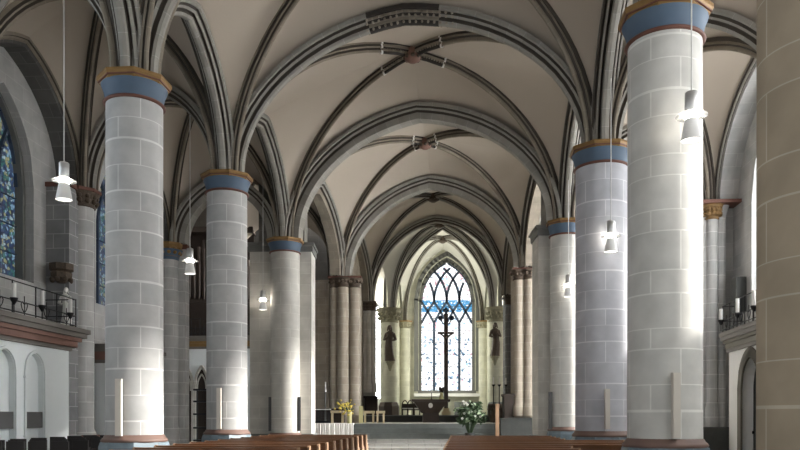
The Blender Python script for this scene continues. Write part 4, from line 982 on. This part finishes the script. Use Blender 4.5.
for k in range(9):
    an = rnd.uniform(0, 2 * pi); el = rnd.uniform(-.6, 1.4); rr = rnd.uniform(.65, .92)
    p = (fx + cos(an) * cos(el) * rr * .95, d - abs(sin(an)) * cos(el) * rr * .6, zc_ - .05 + sin(el) * rr * .88)
    f = MB()
    for q in range(5): f.ball((p[0] + .04 * cos(q * 1.257), p[1] - .01, p[2] + .04 * sin(q * 1.257)), .03, 4, 0, (1, .5, 1))
    obj('blossom', f, 'flower_white', t)
# yellow bouquet in vase
d = 39.0; fx = at(350, d) ; zb = .40
t = thing('flower_stand', 'pale yellow tall vase stand by the light wooden table', 'vase', (fx, 38.6, zb))
a = MB(); a.lathe(fx, 38.6, [(.15, zb), (.13, zb + .3), (.11, zb + .7), (.13, PZ(412, d))], 20); obj('vase', a, 'vase', t)
t = thing('yellow_bouquet', 'yellow flower bouquet spreading above the tan vase', 'flowers', (fx, 38.6, PZ(412, d)))
a = MB(); b_ = MB(); zc_ = PZ(407, d)
for k in range(60):
    p = Vector((at(346.5, d) + rnd.gauss(0, .18), 38.6 + rnd.gauss(0, .12), zc_ + rnd.gauss(0, .15)))
    a.ball(p, rnd.uniform(.035, .065), 4, 0)
for k in range(14): p = Vector((at(346.5, d) + rnd.gauss(0, .18), 38.6 + rnd.gauss(0, .1), zc_ + rnd.gauss(0, .1))); b_.tube([(fx, 38.6, PZ(413, d)), p], .014, 4)
tag(obj('petals', a, 'yellow', t), kind='stuff'); tag(obj('stems', b_, 'leaf', t), kind='stuff')
# light wooden tables / stools
def table(px0, px1, d, pyt, zb, label, mat='pale_wood', dp=.6, lw=.09, name='side_table'):
    x0, x1 = at(px0, d), at(px1, d); zt = PZ(pyt, d)
    t = thing(name, label, 'table' if 'table' in name else 'stool', ((x0 + x1) / 2, d + dp / 2, zb))
    a = MB(); a.box(x0, x1, d, d + dp, zt - .14, zt); obj('table_top' if 'table' in name else 'seat', a, mat, t)
    for x in (x0 + .03, x1 - .03 - lw):
        for y in (d + .02, d + dp - .02 - lw): a = MB(); a.box(x, x + lw, y, y + lw, zb, zt - .14); obj('leg', a, mat, t)
table(330.5, 343.5, 40.8, 410.5, 1.22, 'light wooden table with thick legs left of the yellow bouquet'.replace('left of', 'beside'))
table(376.0, 385, 40.8, 410.8, 1.22, 'pale wooden stool in front of the bronze plinth of the column', name='stool')
table(363.5, 374.5, 40.9, 410.8, 1.22, 'pale wooden table between the bouquet and the stool', name='side_table')
t = thing('paper_banner', 'pale yellow upright board beside the light wooden tables', 'board', (at(361, 40.5), 40.5, 1.22))
a = MB(); a.box(at(359, 40.5), at(363, 40.5), 40.45, 40.5, 1.22, PZ(406, 40.5)); obj('panel', a, 'vase', t)
# white draped table
d = 36.4; x0, x1 = at(312, d), at(353.5, d); t = thing('draped_table', 'low table draped with a pleated white cloth before the yellow bouquet', 'table', ((x0 + x1) / 2, d + .4, .26))
a = MB(); zt = PZ(423.5, d); vs = []; n = 160
for i in range(n + 1):
    u = i / n; x = lerp(x0, x1, u); w_ = .045 * sin(u * 2 * pi * 24) + .02 * sin(u * 57)
    vs += [(x, d + w_ * .3, zt), (x, d + w_ - .03, lerp(zt, .3, .5)), (x, d + w_ * 1.5 - .05, .30)]
a.add(vs, [(3 * i + j, 3 * (i + 1) + j, 3 * (i + 1) + j + 1, 3 * i + j + 1) for i in range(n) for j in range(2)], 0, None, True)
obj('cloth_skirt', a, 'cloth', t); a = MB(); a.box(x0, x1, d + .02, d + .8, zt - .05, zt); obj('table_top', a, 'cloth', t)
# thin tall stand and dark bench behind
t = thing('candle_pole', 'thin tall pale pole standing before the tan wall', 'candle stand', (at(325.5, 40.9), 40.9, 1.22))
a = MB(); a.lathe(at(325.5, 40.9), 40.9, [(.16, 1.22), (.05, 1.3), (.035, 1.4), (.035, PZ(392, 40.9))], 10); obj('pole', a, 'frame_stone', t); a = MB(); a.lathe(at(325.5, 40.9), 40.9, [(.04, PZ(392, 40.9)), (.04, PZ(382, 40.9))], 10); obj('candle', a, 'white', t)
t = thing('wrought_screen', 'dark low iron screen with pale top rail before the tan wall', 'screen', (at(322, 40.4), 40.4, 1.22))
a = MB()
for k in range(12): xx = at(314.5, 40.4) + k * .075; a.tube([(xx, 40.4, 1.22), (xx, 40.4, 1.95)], .016, 5)
a.box(at(314, 40.4), at(331, 40.4), 40.37, 40.43, 1.22, 1.34); obj('bars', a, 'iron', t); a = MB(); a.box(at(314, 40.4), at(331, 40.4), 40.35, 40.45, 1.93, 1.98); obj('top_rail', a, 'white', t)
def chest(px0, px1, pyt, d, dp, mat, name, label, cat, zb=1.22):
    x0, x1 = at(px0, d), at(px1, d); zt = PZ(pyt, d); t = thing(name, label, cat, ((x0 + x1) / 2, d, zb))
    a = MB(); a.box(x0 + .03, x1 - .03, d, d + dp, zb, zt - .12); obj('body', a, mat, t)
    a = MB(); a.box(x0 - .03, x1 + .03, d - .05, d + dp + .03, zt - .12, zt); obj('cornice', a, mat, t)
    a = MB(); k = max(1, int((x1 - x0) / .45))
    for q in range(k): xa_ = x0 + .08 + q * (x1 - x0 - .1) / k; a.box(xa_, xa_ + (x1 - x0 - .1) / k - .07, d - .02, d + .01, zb + .12, zt - .22)
    obj('panel', a, mat, t)
chest(503.5, 514.5, 394, 39.6, .7, 'wood_dark', 'choir_stall', 'tall dark wooden choir stall beside the tan clustered pier', 'stall', 1.50)
chest(314, 345, 408.5, 41.4, .4, 'wood_dark', 'choir_bench', 'low dark wooden bench behind the light wooden tables', 'bench')
chest(364, 378, 396, 50.6, .5, 'wood_dark', 'parapet_screen', 'brown wooden screen below the slim grey clustered pier', 'screen', 1.66)
# sedilia chairs beside the altar and small bench
for k, px in enumerate((405, 410.5, 417)):
    d = 52.0; x = at(px, d); t = thing('clergy_chair', ['small dark chair with white cushion, closest to the cream column', 'small dark chair with white cushion between its twins', 'small dark chair with white cushion, closest to the altar'][k], 'chair', (x, d, 1.66)); t['group'] = 'dark chairs behind the altar'
    a = MB(); a.box(x - .18, x + .18, d, d + .4, 1.66 + .42, 1.66 + .5); obj('cushion', a, 'white', t)
    a = MB(); vs = [(x + .2 * cos(q * pi / 8), d + .38, 2.3 + .38 * sin(q * pi / 8)) for q in range(9)]; a.tube([(x + .2, d + .38, 1.66)] + vs + [(x - .2, d + .38, 1.66)], .04, 6); a.box(x - .16, x + .16, d + .37, d + .4, 2.0, 2.45); obj('backrest', a, 'wood_dark', t)
    for sx in (-.17, .17): a = MB(); a.box(x + sx - .03, x + sx + .03, d, d + .05, 1.66, 2.1); obj('leg', a, 'wood_dark', t)
# lectern-like carved stand with three candlesticks behind, and tan post
d = 38.0; px_ = at(497.2, d); t = thing('easter_candle_post', 'pinkish tan square post rising in front of the parapet', 'post', (px_, d, .4))
a = MB(); a.box(px_ - .09, px_ + .09, d - .09, d + .09, .4, PZ(404, d)); obj('shaft', a, 'wood_end', t)
a = MB(); a.box(px_ - .16, px_ + .16, d - .16, d + .16, .4, .55); obj('foot', a, 'wood_end', t)
d = 42.5; lx = at(495.3, d); t = thing('carved_stand', 'round dark carved stand with reddish rim behind the tan post', 'stand', (lx, d, 1.22))
z1 = PZ(404, d); z0_ = PZ(418, d)
a = MB(); a.lathe(lx, d, [(.40, z1 - .06), (.43, z1 - .03), (.43, z1), (.02, z1)], 24); obj('rim', a, 'base_red', t)
a = MB(); a.lathe(lx, d, [(.12, 1.22), (.30, 1.26), (.34, z0_ + .1), (.20, z0_ + .3), (.36, z1 - .08)], 20)
for k in range(12): a.ball((lx + .37 * cos(k * pi / 6), d + .37 * sin(k * pi / 6), z1 - .3), .09, 6); a.tube([(lx + .38 * cos(k * pi / 6), d + .38 * sin(k * pi / 6), z0_ + .05), (lx + .38 * cos(k * pi / 6), d + .38 * sin(k * pi / 6), z1 - .05)], .03, 5)
obj('carved_bowl', a, 'carved', t)
for k, (px, pt) in enumerate(((493.5, 377), (499.3, 377), (506, 378))):
    d = 44.5; x = at(px, d); t = thing('tall_candlestick', ['tall dark candlestick with white candle, in the middle of the statue column', 'tall dark candlestick with white candle, centre one of three', 'tall dark candlestick with white candle, next to the dark stall'][k], 'candlestick', (x, d, 1.22)); t['group'] = 'tall candlesticks by the statue column'
    zc_ = PZ(385, d); a = MB(); a.lathe(x, d, [(.20, 1.22), (.05, 1.32), (.03, 1.5), (.03, zc_ - .1), (.11, zc_), (.11, zc_ + .03), (.02, zc_ + .04)], 12); obj('stem', a, 'iron', t)
    a = MB(); a.lathe(x, d, [(.035, zc_ + .03), (.033, PZ(pt, d))], 10); obj('candle', a, 'white', t)
# ------------------------------------------------------------------ camera, world, view
cam = bpy.data.cameras.new('camera'); co = bpy.data.objects.new('camera', cam); COL.objects.link(co)
co.location = (0, 0, EYE); co.rotation_euler = (pi / 2, 0, 0)
cam.sensor_width = 36; cam.lens = F / 800 * 36; cam.shift_y = (HY - 225) / 800; cam.clip_end = 300
SC.camera = co
w = bpy.data.worlds.new('world'); SC.world = w; w.use_nodes = True
w.node_tree.nodes['Background'].inputs[0].default_value = (0.88, 0.93, 1.0, 1); w.node_tree.nodes['Background'].inputs[1].default_value = 1.0
SC.view_settings.view_transform = 'Standard'; SC.view_settings.look = 'None'; SC.view_settings.gamma = 1; SC.view_settings.use_curve_mapping = False
sun = bpy.data.lights.new('sun', 'SUN'); so = bpy.data.objects.new('sun', sun); COL.objects.link(so)
sun.energy = 16.0; sun.angle = math.radians(4); sun.color = (1.0, 0.96, 0.90)
so.location = (30, 20, 30); so.rotation_euler = Vector((-1.0, 0.03, -math.tan(math.radians(25.5)))).to_track_quat('-Z', 'Y').to_euler()
SC.view_settings.exposure = 0.15
SC.cycles.use_denoising = True
SC.cycles.max_bounces = 8; SC.cycles.diffuse_bounces = 6
SC.cycles.sample_clamp_indirect = 6
